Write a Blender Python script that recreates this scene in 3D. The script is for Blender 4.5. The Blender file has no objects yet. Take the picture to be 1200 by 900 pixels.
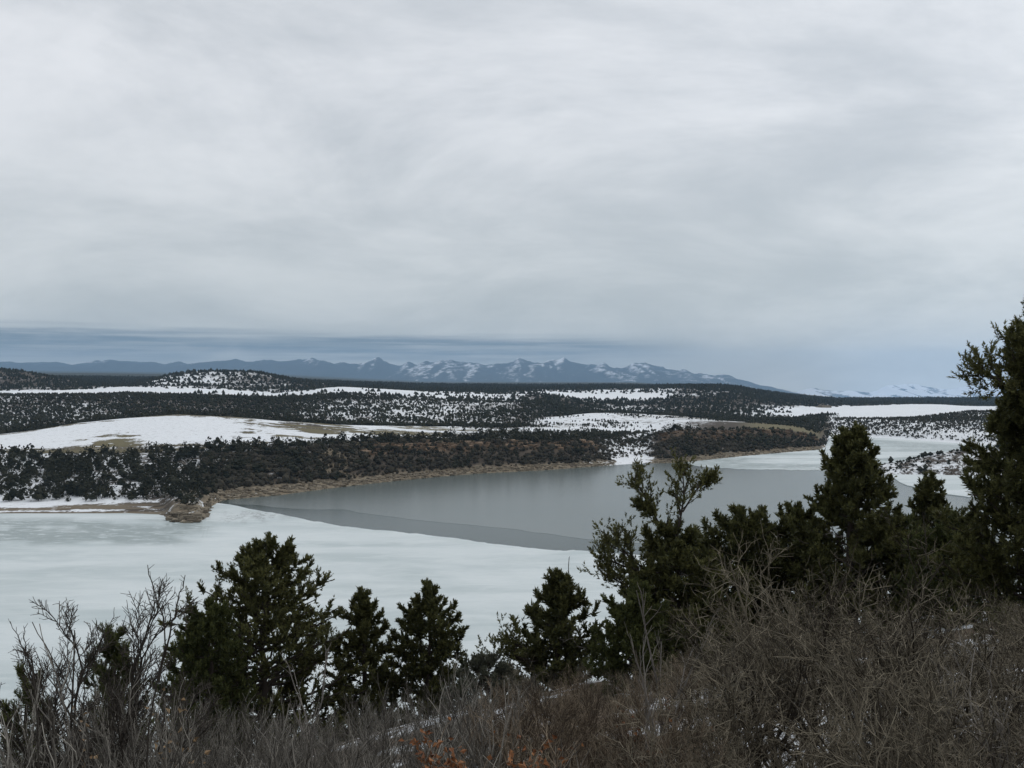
import bpy, math
import numpy as np
from mathutils import Vector

# ------------------------------------------------------------------ camera
H = 40.0                      # eye height above the lake
F = 1200.0                    # focal length in pixels of a 1200 px wide frame
sc = bpy.context.scene
col = sc.collection
cam_d = bpy.data.cameras.new('camera')
cam = bpy.data.objects.new('camera', cam_d); col.objects.link(cam)
cam.location = (0, 0, H); cam.rotation_euler = (math.radians(90), 0, 0)
cam_d.sensor_width = 36; cam_d.lens = 36; cam_d.clip_start = 0.1; cam_d.clip_end = 120000
sc.camera = cam

# ------------------------------------------------------------------ node helper
class NT:
    def __init__(s, nt): s.nt = nt
    def n(s, typ, ins=None, **props):
        nd = s.nt.nodes.new('ShaderNode' + typ)
        for k, v in props.items(): setattr(nd, k, v)
        for k, v in (ins or {}).items():
            sock = nd.inputs[k]
            if isinstance(v, bpy.types.NodeSocket): s.nt.links.new(v, sock)
            else: sock.default_value = v
        return nd
    def m(s, op, a, b=0.0, c=0.0, clamp=False):
        return s.n('Math', {0: a, 1: b, 2: c}, operation=op, use_clamp=clamp).outputs[0]
    def vm(s, op, a, b=(0, 0, 0)):
        return s.n('VectorMath', {0: a, 1: b}, operation=op).outputs[0]
    def mix(s, f, a, b):
        nd = s.n('Mix', data_type='RGBA')
        for k, v in ((0, f), (6, a), (7, b)):
            if isinstance(v, bpy.types.NodeSocket): s.nt.links.new(v, nd.inputs[k])
            else: nd.inputs[k].default_value = v if k == 0 or len(v) == 4 else (*v, 1)
        return nd.outputs[2]
    def step(s, x, lo, hi):
        return s.n('MapRange', {0: x, 1: lo, 2: hi, 3: 0.0, 4: 1.0}, interpolation_type='SMOOTHSTEP').outputs[0]
    def noise(s, vec, scale, detail=4.0, rough=0.5, dist=0.0):
        return s.n('TexNoise', {'Vector': vec, 'Scale': scale, 'Detail': detail, 'Roughness': rough, 'Distortion': dist}).outputs[0]
    def link(s, a, b): s.nt.links.new(a, b)

# ------------------------------------------------------------------ world: overcast deck over a Nishita sky
SUN_EL, SUN_AZ = math.radians(48), math.radians(55)     # azimuth from +Y towards +X
world = bpy.data.worlds.new('World'); sc.world = world; world.use_nodes = True
wn = NT(world.node_tree); world.node_tree.nodes.clear()
sky = wn.n('TexSky', sky_type='NISHITA', sun_disc=False, sun_elevation=SUN_EL, sun_rotation=SUN_AZ)
D0 = wn.n('TexCoord').outputs['Generated']
sep = wn.n('SeparateXYZ', {0: D0})
dx, dy, dz = sep.outputs
zc = wn.m('ADD', wn.m('MAXIMUM', dz, 0.0), 0.30)
plane = wn.n('CombineXYZ', {0: wn.m('DIVIDE', dx, zc), 1: wn.m('DIVIDE', dy, zc), 2: 0.0}).outputs[0]
n1 = wn.noise(wn.vm('MULTIPLY', plane, (1.35, 1.6, 1)), 1.0, 9, 0.62, 0.4)
n2 = wn.noise(wn.vm('MULTIPLY', plane, (2.6, 4.2, 1)), 1.0, 6, 0.62, 0.3)
n3 = wn.noise(wn.vm('ADD', plane, (9.7, 3.1, 0)), 0.55, 2, 0.5)
cl = wn.m('ADD', wn.m('MULTIPLY', n1, 0.62), wn.m('MULTIPLY', n2, 0.16))
cl = wn.m('ADD', cl, wn.m('MULTIPLY', n3, 0.22))
cl = wn.step(cl, 0.36, 0.64)
elev = wn.step(dz, 0.02, 0.30)
low = wn.mix(cl, (5.35, 5.75, 5.85), (7.2, 7.5, 7.5))
high = wn.mix(cl, (5.75, 6.1, 6.45), (9.0, 9.15, 9.4))
deck = wn.mix(elev, low, high)
sdir = (math.sin(SUN_AZ) * math.cos(SUN_EL), math.cos(SUN_AZ) * math.cos(SUN_EL), math.sin(SUN_EL))
glow = wn.m('POWER', wn.m('MAXIMUM', wn.n('VectorMath', {0: D0, 1: sdir}, operation='DOT_PRODUCT').outputs['Value'], 0.0), 4.0)
deck = wn.vm('SCALE', deck); deck.node.inputs['Scale'].default_value = 1.0
wn.link(wn.m('ADD', 0.95, wn.m('MULTIPLY', glow, 0.35)), deck.node.inputs['Scale'])
# a bank of low stratus above the mountains, thinning to the right
az = wn.m('DIVIDE', dx, wn.m('MAXIMUM', dy, 0.05))
bn = wn.n('CombineXYZ', {0: wn.m('MULTIPLY', az, 5.0), 1: wn.m('MULTIPLY', dz, 160.0), 2: 0.0}).outputs[0]
bnz = wn.noise(bn, 1.0, 5, 0.6)
bn2 = wn.n('CombineXYZ', {0: wn.m('MULTIPLY', az, 9.0), 1: wn.m('MULTIPLY', dz, 30.0), 2: 3.0}).outputs[0]
bnz2 = wn.noise(bn2, 1.0, 4, 0.6)
top = wn.m('ADD', wn.m('MULTIPLY', wn.m('SUBTRACT', bnz, 0.5), 0.012), wn.m('ADD', wn.m('MULTIPLY', az, -0.016), 0.0435))
bank = wn.m('SUBTRACT', 1.0, wn.step(wn.m('SUBTRACT', dz, top), -0.007, 0.007))
bank = wn.m('MULTIPLY', bank, wn.m('SUBTRACT', 1.0, wn.step(wn.m('ADD', az, wn.m('MULTIPLY', bnz2, 0.1)), 0.10, 0.27)))
bank = wn.m('MULTIPLY', bank, wn.m('ADD', 0.35, wn.m('MULTIPLY', wn.step(dz, 0.014, 0.034), 0.65)))
bank = wn.m('MULTIPLY', bank, wn.m('ADD', 0.45, wn.m('MULTIPLY', wn.step(bnz, 0.30, 0.62), 0.55)))
bank = wn.m('MULTIPLY', bank, wn.step(bnz2, 0.05, 0.55))
# a pale gap right above the bank
deck = wn.mix(wn.m('MULTIPLY', bank, 0.95), deck, (1.55, 2.2, 2.85))
deck = wn.mix(0.94, sky.outputs[0], deck)
bg = wn.n('Background', {'Color': deck, 'Strength': 0.1})
out = wn.n('OutputWorld', {'Surface': bg.outputs[0]})

# ------------------------------------------------------------------ sun behind the clouds, exposure
sd = bpy.data.lights.new('sun', 'SUN'); sd.energy = 0.6; sd.angle = math.radians(20); sd.color = (1, 0.96, 0.9)
so = bpy.data.objects.new('sun', sd); col.objects.link(so)
sv = Vector((math.sin(SUN_AZ) * math.cos(SUN_EL), math.cos(SUN_AZ) * math.cos(SUN_EL), math.sin(SUN_EL)))
so.rotation_euler = sv.to_track_quat('Z', 'Y').to_euler()
so.location = (60, 40, 120)
sc.view_settings.view_transform = 'Standard'; sc.view_settings.look = 'None'
sc.view_settings.exposure = 0.0; sc.view_settings.gamma = 1.0; sc.view_settings.use_curve_mapping = False
sc.render.engine = 'CYCLES'
sc.cycles.max_bounces = 6; sc.cycles.diffuse_bounces = 3; sc.cycles.glossy_bounces = 3
sc.cycles.transmission_bounces = 2; sc.cycles.transparent_max_bounces = 4; sc.cycles.volume_bounces = 1
sc.cycles.use_denoising = True

# ------------------------------------------------------------------ numpy helpers
rng = np.random.default_rng(11)
def vnoise(x, y, seed=0):
    xi = np.floor(x).astype(np.int64); yi = np.floor(y).astype(np.int64)
    fx, fy = x - xi, y - yi
    fx = fx * fx * (3 - 2 * fx); fy = fy * fy * (3 - 2 * fy)
    def h(a, b):
        v = (a * 374761393 + b * 668265263 + seed * 974711) & 0xffffffff
        v = ((v ^ (v >> 13)) * 1274126177) & 0xffffffff
        v = ((v ^ (v >> 16)) * 2246822519) & 0xffffffff
        return ((v ^ (v >> 15)) & 0xffffff) / float(0xffffff)
    return (h(xi, yi) * (1 - fx) + h(xi + 1, yi) * fx) * (1 - fy) + (h(xi, yi + 1) * (1 - fx) + h(xi + 1, yi + 1) * fx) * fy
def fbm(x, y, seed=0, oct=4, gain=0.5):
    s = 0; a = 1.0; t = 0
    for i in range(oct):
        s = s + a * vnoise(x * 2 ** i + 17.3 * i, y * 2 ** i - 9.1 * i, seed + i); t += a; a *= gain
    return s / t
def ridged(x, y, seed=0, oct=5):
    s = 0; a = 1.0; t = 0
    for i in range(oct):
        s = s + a * (1 - np.abs(2 * vnoise(x * 2 ** i + 5.3 * i, y * 2 ** i + 7.7 * i, seed + i) - 1)); t += a; a *= 0.5
    return s / t
def sstep(x, a, b):
    t = np.clip((x - a) / (b - a), 0, 1); return t * t * (3 - 2 * t)
def mesh_np(name, V, faces, mat=None, attrs=None, smooth=False):
    """faces: list of (m,k) int arrays"""
    me = bpy.data.meshes.new(name)
    V = np.asarray(V, np.float32).reshape(-1, 3)
    me.vertices.add(len(V)); me.vertices.foreach_set('co', V.ravel())
    faces = [np.asarray(f, np.int32) for f in (faces if isinstance(faces, list) else [faces])]
    faces = [f for f in faces if len(f)]
    nl = sum(f.size for f in faces); npol = sum(len(f) for f in faces)
    me.loops.add(nl); me.polygons.add(npol)
    me.loops.foreach_set('vertex_index', np.concatenate([f.ravel() for f in faces]))
    tot = np.concatenate([np.full(len(f), f.shape[1], np.int32) for f in faces])
    start = np.concatenate([[0], np.cumsum(tot)[:-1]]).astype(np.int32)
    me.polygons.foreach_set('loop_start', start)
    me.polygons.foreach_set('use_smooth', np.full(npol, bool(smooth)))
    for k, a in (attrs or {}).items():
        at = me.attributes.new(k, 'FLOAT', 'POINT'); at.data.foreach_set('value', np.asarray(a, np.float32).ravel())
    me.update(calc_edges=True); me.validate()
    if mat: me.materials.append(mat)
    return me
def grid_faces(nr, nc):
    i = np.arange((nr - 1) * (nc - 1)); r = i // (nc - 1); c = i % (nc - 1)
    a = r * nc + c
    return np.stack([a, a + 1, a + nc + 1, a + nc], 1)
def link(name, me, parent=None, **tags):
    o = bpy.data.objects.new(name, me); col.objects.link(o)
    if parent: o.parent = parent
    for k, v in tags.items():
        if v is not None: o[k] = v
    return o
def wx(px, d): return (px - 600.0) * d / F
def wz(py, d): return H - (py - 450.0) * d / F
def lake_d(py): return F * H / (py - 450.0)

# ------------------------------------------------------------------ materials
def new_mat(name):
    m = bpy.data.materials.new(name); m.use_nodes = True; m.node_tree.nodes.clear()
    t = NT(m.node_tree)
    b = t.n('BsdfPrincipled'); o = t.n('OutputMaterial', {'Surface': b.outputs[0]})
    return m, t, b
def attr(t, name): return t.n('Attribute', attribute_name=name).outputs['Fac']
def pos(t): return t.n('NewGeometry').outputs['Position']
def set_bump(t, b, h, strength, dist):
    bp = t.n('Bump', {'Height': h, 'Strength': strength, 'Distance': dist}); t.link(bp.outputs[0], b.inputs['Normal'])

# far terrain
M_land, t, b = new_mat('winter_land')
P = pos(t)
nA = t.noise(P, 0.16, 6, 0.66); nB = t.noise(P, 0.013, 4, 0.55); nC = t.noise(P, 0.9, 3, 0.6)
soil = t.mix(nC, (0.045, 0.036, 0.028), (0.095, 0.076, 0.058))
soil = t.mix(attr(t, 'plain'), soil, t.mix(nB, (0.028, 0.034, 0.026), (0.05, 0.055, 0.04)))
tan = t.mix(nC, (0.14, 0.115, 0.08), (0.32, 0.275, 0.20))
tan = t.mix(t.step(nA, 0.35, 0.6), tan, (0.20, 0.16, 0.11))
rust = t.mix(nA, (0.085, 0.062, 0.044), (0.20, 0.152, 0.108))
olive = t.mix(nA, (0.10, 0.085, 0.045), (0.21, 0.185, 0.105))
c0 = t.mix(t.m('MULTIPLY', attr(t, 'tan'), t.m('ADD', 0.75, t.m('MULTIPLY', nA, 0.4)), clamp=True), soil, tan)
c0 = t.mix(attr(t, 'rust'), c0, rust)
c0 = t.mix(attr(t, 'olive'), c0, olive)
nm = t.m('ADD', t.m('MULTIPLY', nA, 0.5), t.m('ADD', t.m('MULTIPLY', nB, 0.25), t.m('MULTIPLY', nC, 0.25)))
nm = t.n('MapRange', {0: nm, 1: 0.36, 2: 0.64, 3: 0.0, 4: 1.0}).outputs[0]
sm = t.m('SUBTRACT', t.m('MULTIPLY', attr(t, 'snow'), 1.25), nm)
sm = t.m('MULTIPLY', t.step(sm, -0.10, 0.16), t.m('SUBTRACT', 1.0, t.m('MULTIPLY', t.step(t.noise(P, 0.5, 5, 0.75), 0.52, 0.72), 0.45)))
snowc = t.mix(nB, (0.74, 0.77, 0.80), (0.82, 0.84, 0.86))
c1 = t.mix(sm, c0, snowc)
t.link(c1, b.inputs['Base Color']); b.inputs['Roughness'].default_value = 0.9; b.inputs['Specular IOR Level'].default_value = 0.15
set_bump(t, b, t.m('ADD', nA, t.m('MULTIPLY', nC, 0.3)), 0.6, 1.0)

# ice, skim ice, water
M_ice, t, b = new_mat('lake_ice')
P = pos(t)
s1 = t.noise(t.vm('MULTIPLY', P, (0.022, 0.05, 1)), 1.0, 5, 0.55, 0.5)
s2 = t.noise(t.vm('MULTIPLY', P, (0.09, 0.20, 1)), 1.0, 5, 0.6, 0.8)
s3 = t.noise(t.vm('MULTIPLY', P, (0.16, 0.42, 1)), 1.0, 4, 0.65, 1.2)
c = t.mix(t.step(s1, 0.36, 0.62), (0.475, 0.535, 0.54), (0.605, 0.655, 0.66))
c = t.mix(t.m('MULTIPLY', t.step(s2, 0.42, 0.66), 0.38), c, (0.685, 0.725, 0.725))
wet = t.m('MULTIPLY', attr(t, 'wet'), t.step(s3, 0.38, 0.52), clamp=True)
c = t.mix(wet, c, (0.25, 0.30, 0.295))
c = t.mix(t.m('MULTIPLY', t.step(t.noise(t.vm('MULTIPLY', P, (0.35, 0.9, 1)), 1.0, 5, 0.7), 0.5, 0.75), 0.3), c, (0.42, 0.48, 0.50))
crk = t.m('MULTIPLY', attr(t, 'crack'), t.m('SUBTRACT', 1.0, t.step(t.m('ABSOLUTE', t.m('SUBTRACT', s3, 0.5)), 0.01, 0.05)))
c = t.mix(crk, c, (0.17, 0.18, 0.18))
t.link(c, b.inputs['Base Color'])
b.inputs['Roughness'].default_value = 0.55; b.inputs['Specular IOR Level'].default_value = 0.3
t.link(t.m('SUBTRACT', 0.62, t.m('MULTIPLY', wet, 0.25)), b.inputs['Roughness'])
set_bump(t, b, s2, 0.15, 0.3)

M_skim, t, b = new_mat('skim_ice')
P = pos(t)
s1 = t.noise(t.vm('MULTIPLY', P, (0.006, 0.018, 1)), 1.0, 4, 0.55, 0.3)
t.link(t.mix(s1, (0.072, 0.095, 0.090), (0.125, 0.146, 0.139)), b.inputs['Base Color'])
b.inputs['Roughness'].default_value = 0.2; b.inputs['Specular IOR Level'].default_value = 0.36
set_bump(t, b, t.noise(t.vm('MULTIPLY', P, (0.05, 0.14, 1)), 1.0, 5, 0.6, 0.5), 0.05, 0.2); b.inputs['IOR'].default_value = 1.31
M_water, t, b = new_mat('cold_water')
P = pos(t)
b.inputs['Base Color'].default_value = (0.034, 0.054, 0.050, 1)
b.inputs['Roughness'].default_value = 0.16; b.inputs['IOR'].default_value = 1.33; b.inputs['Specular IOR Level'].default_value = 0.17
set_bump(t, b, t.noise(t.vm('MULTIPLY', P, (0.25, 0.8, 1)), 1.0, 4, 0.6), 0.25, 0.06)

# near ground: snow patches over leaf litter
M_ground, t, b = new_mat('hillside_ground')
P = pos(t)
g1 = t.noise(P, 0.55, 5, 0.6); g2 = t.noise(P, 9.0, 4, 0.65); g3 = t.noise(P, 45.0, 2, 0.6)
lit = t.mix(g2, (0.045, 0.034, 0.026), (0.15, 0.115, 0.085))
lit = t.mix(t.step(g3, 0.55, 0.7), lit, (0.20, 0.15, 0.10))
sm = t.step(t.m('ADD', t.m('SUBTRACT', g1, 0.55), t.m('MULTIPLY', t.m('SUBTRACT', g2, 0.5), 0.35)), -0.03, 0.03)
t.link(t.mix(sm, lit, (0.77, 0.80, 0.83)), b.inputs['Base Color'])
b.inputs['Roughness'].default_value = 0.9; b.inputs['Specular IOR Level'].default_value = 0.15
set_bump(t, b, t.m('ADD', t.m('MULTIPLY', g2, 0.6), t.m('MULTIPLY', sm, 0.8)), 0.7, 0.06)

# mountains
M_mtn, t, b = new_mat('mountain_slopes')
P = pos(t)
k1 = t.noise(t.vm('MULTIPLY', P, (1.0, 0.5, 1.6)), 0.008, 6, 0.72)
sm = t.step(t.m('ADD', attr(t, 'snow'), t.m('MULTIPLY', t.m('SUBTRACT', k1, 0.5), 1.9)), 0.28, 0.86)
t.link(t.mix(sm, t.mix(k1, (0.035, 0.05, 0.06), (0.085, 0.09, 0.09)), (0.82, 0.84, 0.88)), b.inputs['Base Color'])
b.inputs['Roughness'].default_value = 0.95; b.inputs['Specular IOR Level'].default_value = 0.05

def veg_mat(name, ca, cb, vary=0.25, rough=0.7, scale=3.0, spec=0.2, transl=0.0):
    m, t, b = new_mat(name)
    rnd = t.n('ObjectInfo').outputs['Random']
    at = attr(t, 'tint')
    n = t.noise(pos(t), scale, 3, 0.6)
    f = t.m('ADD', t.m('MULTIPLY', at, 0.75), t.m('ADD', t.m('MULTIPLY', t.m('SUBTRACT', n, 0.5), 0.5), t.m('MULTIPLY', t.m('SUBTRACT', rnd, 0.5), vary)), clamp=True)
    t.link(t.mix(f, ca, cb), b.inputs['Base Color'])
    b.inputs['Roughness'].default_value = rough; b.inputs['Specular IOR Level'].default_value = spec
    if transl:
        tr = t.n('BsdfTranslucent'); t.link(t.mix(f, ca, cb), tr.inputs[0])
        mx = t.n('MixShader', {0: transl, 1: b.outputs[0], 2: tr.outputs[0]})
        o = [n for n in m.node_tree.nodes if n.type == 'OUTPUT_MATERIAL'][0]; t.link(mx.outputs[0], o.inputs[0])
    return m
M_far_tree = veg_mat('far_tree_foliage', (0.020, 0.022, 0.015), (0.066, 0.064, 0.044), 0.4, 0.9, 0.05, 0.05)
M_far_brush = veg_mat('far_brush_twigs', (0.030, 0.028, 0.021), (0.088, 0.077, 0.058), 0.4, 0.9, 0.05, 0.05)
M_far_trunk = veg_mat('far_tree_bark', (0.05, 0.04, 0.035), (0.09, 0.075, 0.06), 0.3, 0.9)
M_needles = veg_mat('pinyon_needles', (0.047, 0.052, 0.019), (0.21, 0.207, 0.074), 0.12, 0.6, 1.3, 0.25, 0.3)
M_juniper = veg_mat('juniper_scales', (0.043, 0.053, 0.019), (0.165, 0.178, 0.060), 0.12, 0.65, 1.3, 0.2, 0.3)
M_greygreen = veg_mat('grey_green_leaves', (0.045, 0.05, 0.035), (0.14, 0.145, 0.105), 0.2, 0.6, 2.0, 0.2)
M_bark = veg_mat('pine_bark', (0.035, 0.028, 0.024), (0.11, 0.092, 0.08), 0.2, 0.9, 14.0, 0.1)
M_deadwood = veg_mat('grey_dead_wood', (0.14, 0.125, 0.115), (0.30, 0.275, 0.25), 0.2, 0.9, 12.0, 0.1)
M_grey = veg_mat('grey_twigs', (0.058, 0.052, 0.044), (0.37, 0.345, 0.30), 0.6, 0.8, 6.0, 0.15)
M_dark = veg_mat('dark_twigs', (0.034, 0.029, 0.024), (0.115, 0.10, 0.085), 0.5, 0.8, 6.0, 0.15)
M_brown = veg_mat('brown_twigs', (0.032, 0.026, 0.019), (0.29, 0.252, 0.185), 0.8, 0.8, 6.0, 0.15)
M_pale = veg_mat('pale_twigs', (0.16, 0.145, 0.13), (0.36, 0.33, 0.29), 0.6, 0.8, 6.0, 0.15)
M_red = veg_mat('reddish_twigs', (0.053, 0.039, 0.028), (0.33, 0.265, 0.19), 0.7, 0.8, 6.0, 0.15)
M_leaf = veg_mat('rust_oak_leaves', (0.13, 0.052, 0.026), (0.34, 0.155, 0.065), 0.5, 0.7, 9.0, 0.2)
M_leaf_tan = veg_mat('tan_dry_leaves', (0.20, 0.13, 0.07), (0.38, 0.28, 0.16), 0.5, 0.7, 9.0, 0.2)
M_rock = veg_mat('shore_rock', (0.10, 0.082, 0.06), (0.36, 0.31, 0.235), 0.6, 0.9, 0.6, 0.1)
M_rockrust = veg_mat('cliff_rock', (0.10, 0.07, 0.047), (0.27, 0.195, 0.135), 0.6, 0.9, 0.4, 0.1)

# ------------------------------------------------------------------ far shore terrain: rows from the lake outwards
SH = [(-900, 296), (0, 310), (150, 312), (190, 309), (202, 298), (225, 294.5), (236, 299), (243, 325), (260, 352), (330, 369), (400, 397),
      (500, 436), (560, 457), (640, 475), (720, 505), (745, 513), (770, 516), (800, 520), (870, 565), (930, 603), (962, 622),
      (968, 650), (974, 800), (1015, 767), (1140, 676), (1300, 600), (2100, 520)]
shore_px, shore_dd = np.array(SH, float).T
def shore(px): return np.interp(px, shore_px, shore_dd)
R2 = [(-900, 30, .8), (0, 30, .8), (190, 32, 1.0), (204, 14, 2.6), (225, 12, 3.0), (240, 15, 2.8), (260, 11, 2.0), (330, 14, 2.1), (400, 11, 1.6), (500, 9, 1.5), (640, 10, 1.8),
      (715, 9, 1.5), (730, 26, 1.6), (755, 30, 1.8), (775, 10, 1.2), (870, 14, 1.3), (960, 10, 1.2), (985, 8, .8), (2100, 8, .8)]
def rows_py(l):    # (px, py, d) -> (px, d, z)
    return [(p, d, wz(y, d)) for p, y, d in l]
ROWS = [
 rows_py([(-900,556,372),(0,556,386),(200,555,392),(240,553,398),(330,545,412),(400,537,432),(460,532,457),(600,528,499),(690,526,521),(712,533,526),(730,530,548),(755,526,562),(770,520,562),(800,516,566),(900,514,633),(950,516,655),(964,524,660)])
   + [(974,815,3),(1015,785,4),(1140,700,5),(2100,545,5)],
 rows_py([(-900,541,400),(0,540,418),(160,541,424),(240,536,428),(330,531,440),(400,524,452),(460,521,468),(600,518,510),(688,518,531),(706,526,540),(730,522,585),(755,518,600),(770,509,576),(800,505,580),(900,504,645),(945,507,665),(962,516,672)])
   + [(974,835,6),(1015,815,8),(1140,745,11),(2100,590,14)],
 rows_py([(-900,521,450),(0,519,470),(100,516,480),(210,510,490),(330,511,500),(400,512,515),(500,513,545),(600,513,570),(690,514,585),(745,510,650),(800,500,640),(900,499,690),(945,503,695),(962,513,705)])
   + [(974,870,9),(1015,850,10.5),(1140,790,13),(2100,650,18)],
 rows_py([(-900,508,510),(0,509,520),(40,504,530),(90,495,545),(150,489,555),(210,485,560),(270,488,565),(330,493,575),(400,497,590),(500,499.5,620),(600,503,640),(690,508,660),(745,506,720),(800,493,720),(870,495,740),(930,500,745),(962,510,745),(974,490,930),(1015,491,900),(1060,490,890),(1100,486,870),(1140,482,850),(2100,478,800)]),
 rows_py([(-900,512,600),(0,512,610),(200,502,650),(400,506,680),(500,504,700),(600,500,720),(632,492,840),(690,483.5,880),(745,484,900),(800,487.5,900),(870,494,900),(930,492,950),(985,486,1050),(1060,484,1020),(1140,480,950),(2100,478,900)]),
 rows_py([(-900,490,760),(0,490,770),(200,482,800),(400,484,830),(500,484,850),(600,482,880),(640,481,950),(690,485,980),(745,487,1000),(800,490,1000),(870,493,1020),(930,486,1060),(985,480,1200),(1060,479,1200),(1140,478,1100),(2100,476,1100)]),
 rows_py([(-900,466,900),(0,466,900),(200,467,930),(330,470,960),(400,467,980),(500,470,1000),(600,472,1020),(640,471,1050),(690,478,1120),(745,481,1150),(800,478,1200),(870,476,1250),(930,479,1300),(985,477,1450),(1085,473.5,1500),(1140,476,1400),(2100,476,1400)]),
 rows_py([(-900,460,1120),(0,459,1100),(100,457,1120),(150,453,1180),(200,456,1150),(300,461,1150),(330,464,1150),(400,453,1200),(500,459,1250),(580,464,1250),(640,462,1300),(690,470,1350),(745,470,1400),(800,467,1450),(870,464,1500),(930,471,1550),(985,473,1650),(1085,475,1700),(1140,476,1600),(2100,476,1600)]),
 rows_py([(-900,450,1260),(0,452,1250),(100,453.5,1250),(150,452,1300),(200,449,1320),(300,453,1350),(400,455,1400),(500,458,1500),(640,456.5,1600),(745,456,1700),(800,456,1650),(870,459,1650),(930,468,1800),(985,471,2000),(1140,472,2000),(2100,472,2000)]),
 rows_py([(-900,440,1550),(-200,434,1500),(0,432,1450),(30,435,1450),(60,443,1480),(100,449,1500),(140,452,1550),(170,449,1550),(200,439,1500),(230,435,1500),(280,435,1500),(320,439,1520),(350,446,1550),(400,453,1600),(500,457,1800),(640,456,2000),(745,455,2000),(800,452.5,1900),(850,452,1900),(880,457,1950),(930,465,2100),(985,469,2400),(1140,468,2400),(2100,466,2400)]),
 rows_py([(-900,446,2300),(0,446,2200),(100,444,2400),(300,447,2400),(400,449,2500),(500,452,2600),(640,452,2800),(745,452,2800),(850,457,2800),(930,465,2800),(985,470,3000),(1140,470,3000),(2100,468,3000)]),
 rows_py([(-900,439,4500),(0,438,4500),(100,437.5,4500),(300,441,4500),(420,446,4500),(500,450,4500),(745,449,5000),(850,456,5000),(930,464,5000),(985,468,5200),(1140,468.5,5200),(2100,467,5200)]),
 rows_py([(-900,436,9000),(0,436,9000),(300,439,9000),(420,445,9000),(500,448,9000),(745,448,9000),(850,456,9000),(930,463,9000),(985,468,9000),(1140,468.5,9000),(2100,466,9000)]),
 rows_py([(-900,434,14600),(0,434,14600),(300,437,14600),(500,447,14600),(745,448,14600),(930,464,14600),(985,468.5,14600),(1140,469,14600),(2100,466,14600)]),
]
pxs = np.unique(np.concatenate([np.arange(-900, -150, 15.0), np.arange(-150, 1350, 6.0), np.arange(1350, 2101, 15.0)]))
dg = [284.0]
while dg[-1] < 720: dg.append(dg[-1] + 3.0)
while dg[-1] < 2600: dg.append(dg[-1] * 1.0085)
while dg[-1] < 14300: dg.append(dg[-1] * 1.03)
dg = np.array(dg); nr, nc = len(dg), len(pxs)
NR = len(ROWS) + 3
ctrl_d = np.zeros((NR, nc)); ctrl_z = np.zeros((NR, nc))
s = shore(pxs)
ctrl_d[0] = s - 14; ctrl_z[0] = -3.0
ctrl_d[1] = s; ctrl_z[1] = 0.0
a2 = np.array(R2, float)
ctrl_d[2] = s + np.interp(pxs, a2[:, 0], a2[:, 1]); ctrl_z[2] = np.interp(pxs, a2[:, 0], a2[:, 2])
for i, r in enumerate(ROWS):
    a = np.array(r, float)
    ctrl_d[i + 3] = np.interp(pxs, a[:, 0], a[:, 1]); ctrl_z[i + 3] = np.interp(pxs, a[:, 0], a[:, 2])
for i in range(1, NR): ctrl_d[i] = np.maximum(ctrl_d[i], ctrl_d[i - 1] + 1.5)
TR = np.arange(NR) * 1.0      # row index is the cover coordinate: 1 shore, 2 beach top, 3 cliff foot, 4 rim ...
Z = np.zeros((nr, nc)); T = np.zeros((nr, nc))
for j in range(nc):
    Z[:, j] = np.interp(dg, ctrl_d[:, j], ctrl_z[:, j], left=-3.0)
    T[:, j] = np.interp(dg, ctrl_d[:, j], TR, left=0)
DG, PX = np.meshgrid(dg, pxs, indexing='ij')
# soften the interpolated creases away from the cliffs
Zs = Z.copy()
for _ in range(3):
    Zs[1:-1] = (Zs[:-2] + 2 * Zs[1:-1] + Zs[2:]) / 4
    Zs[:, 1:-1] = (Zs[:, :-2] + 2 * Zs[:, 1:-1] + Zs[:, 2:]) / 4
w = sstep(T, 4.2, 5.0); Z = Z * (1 - w) + Zs * w
XG = wx(PX, DG)
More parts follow.
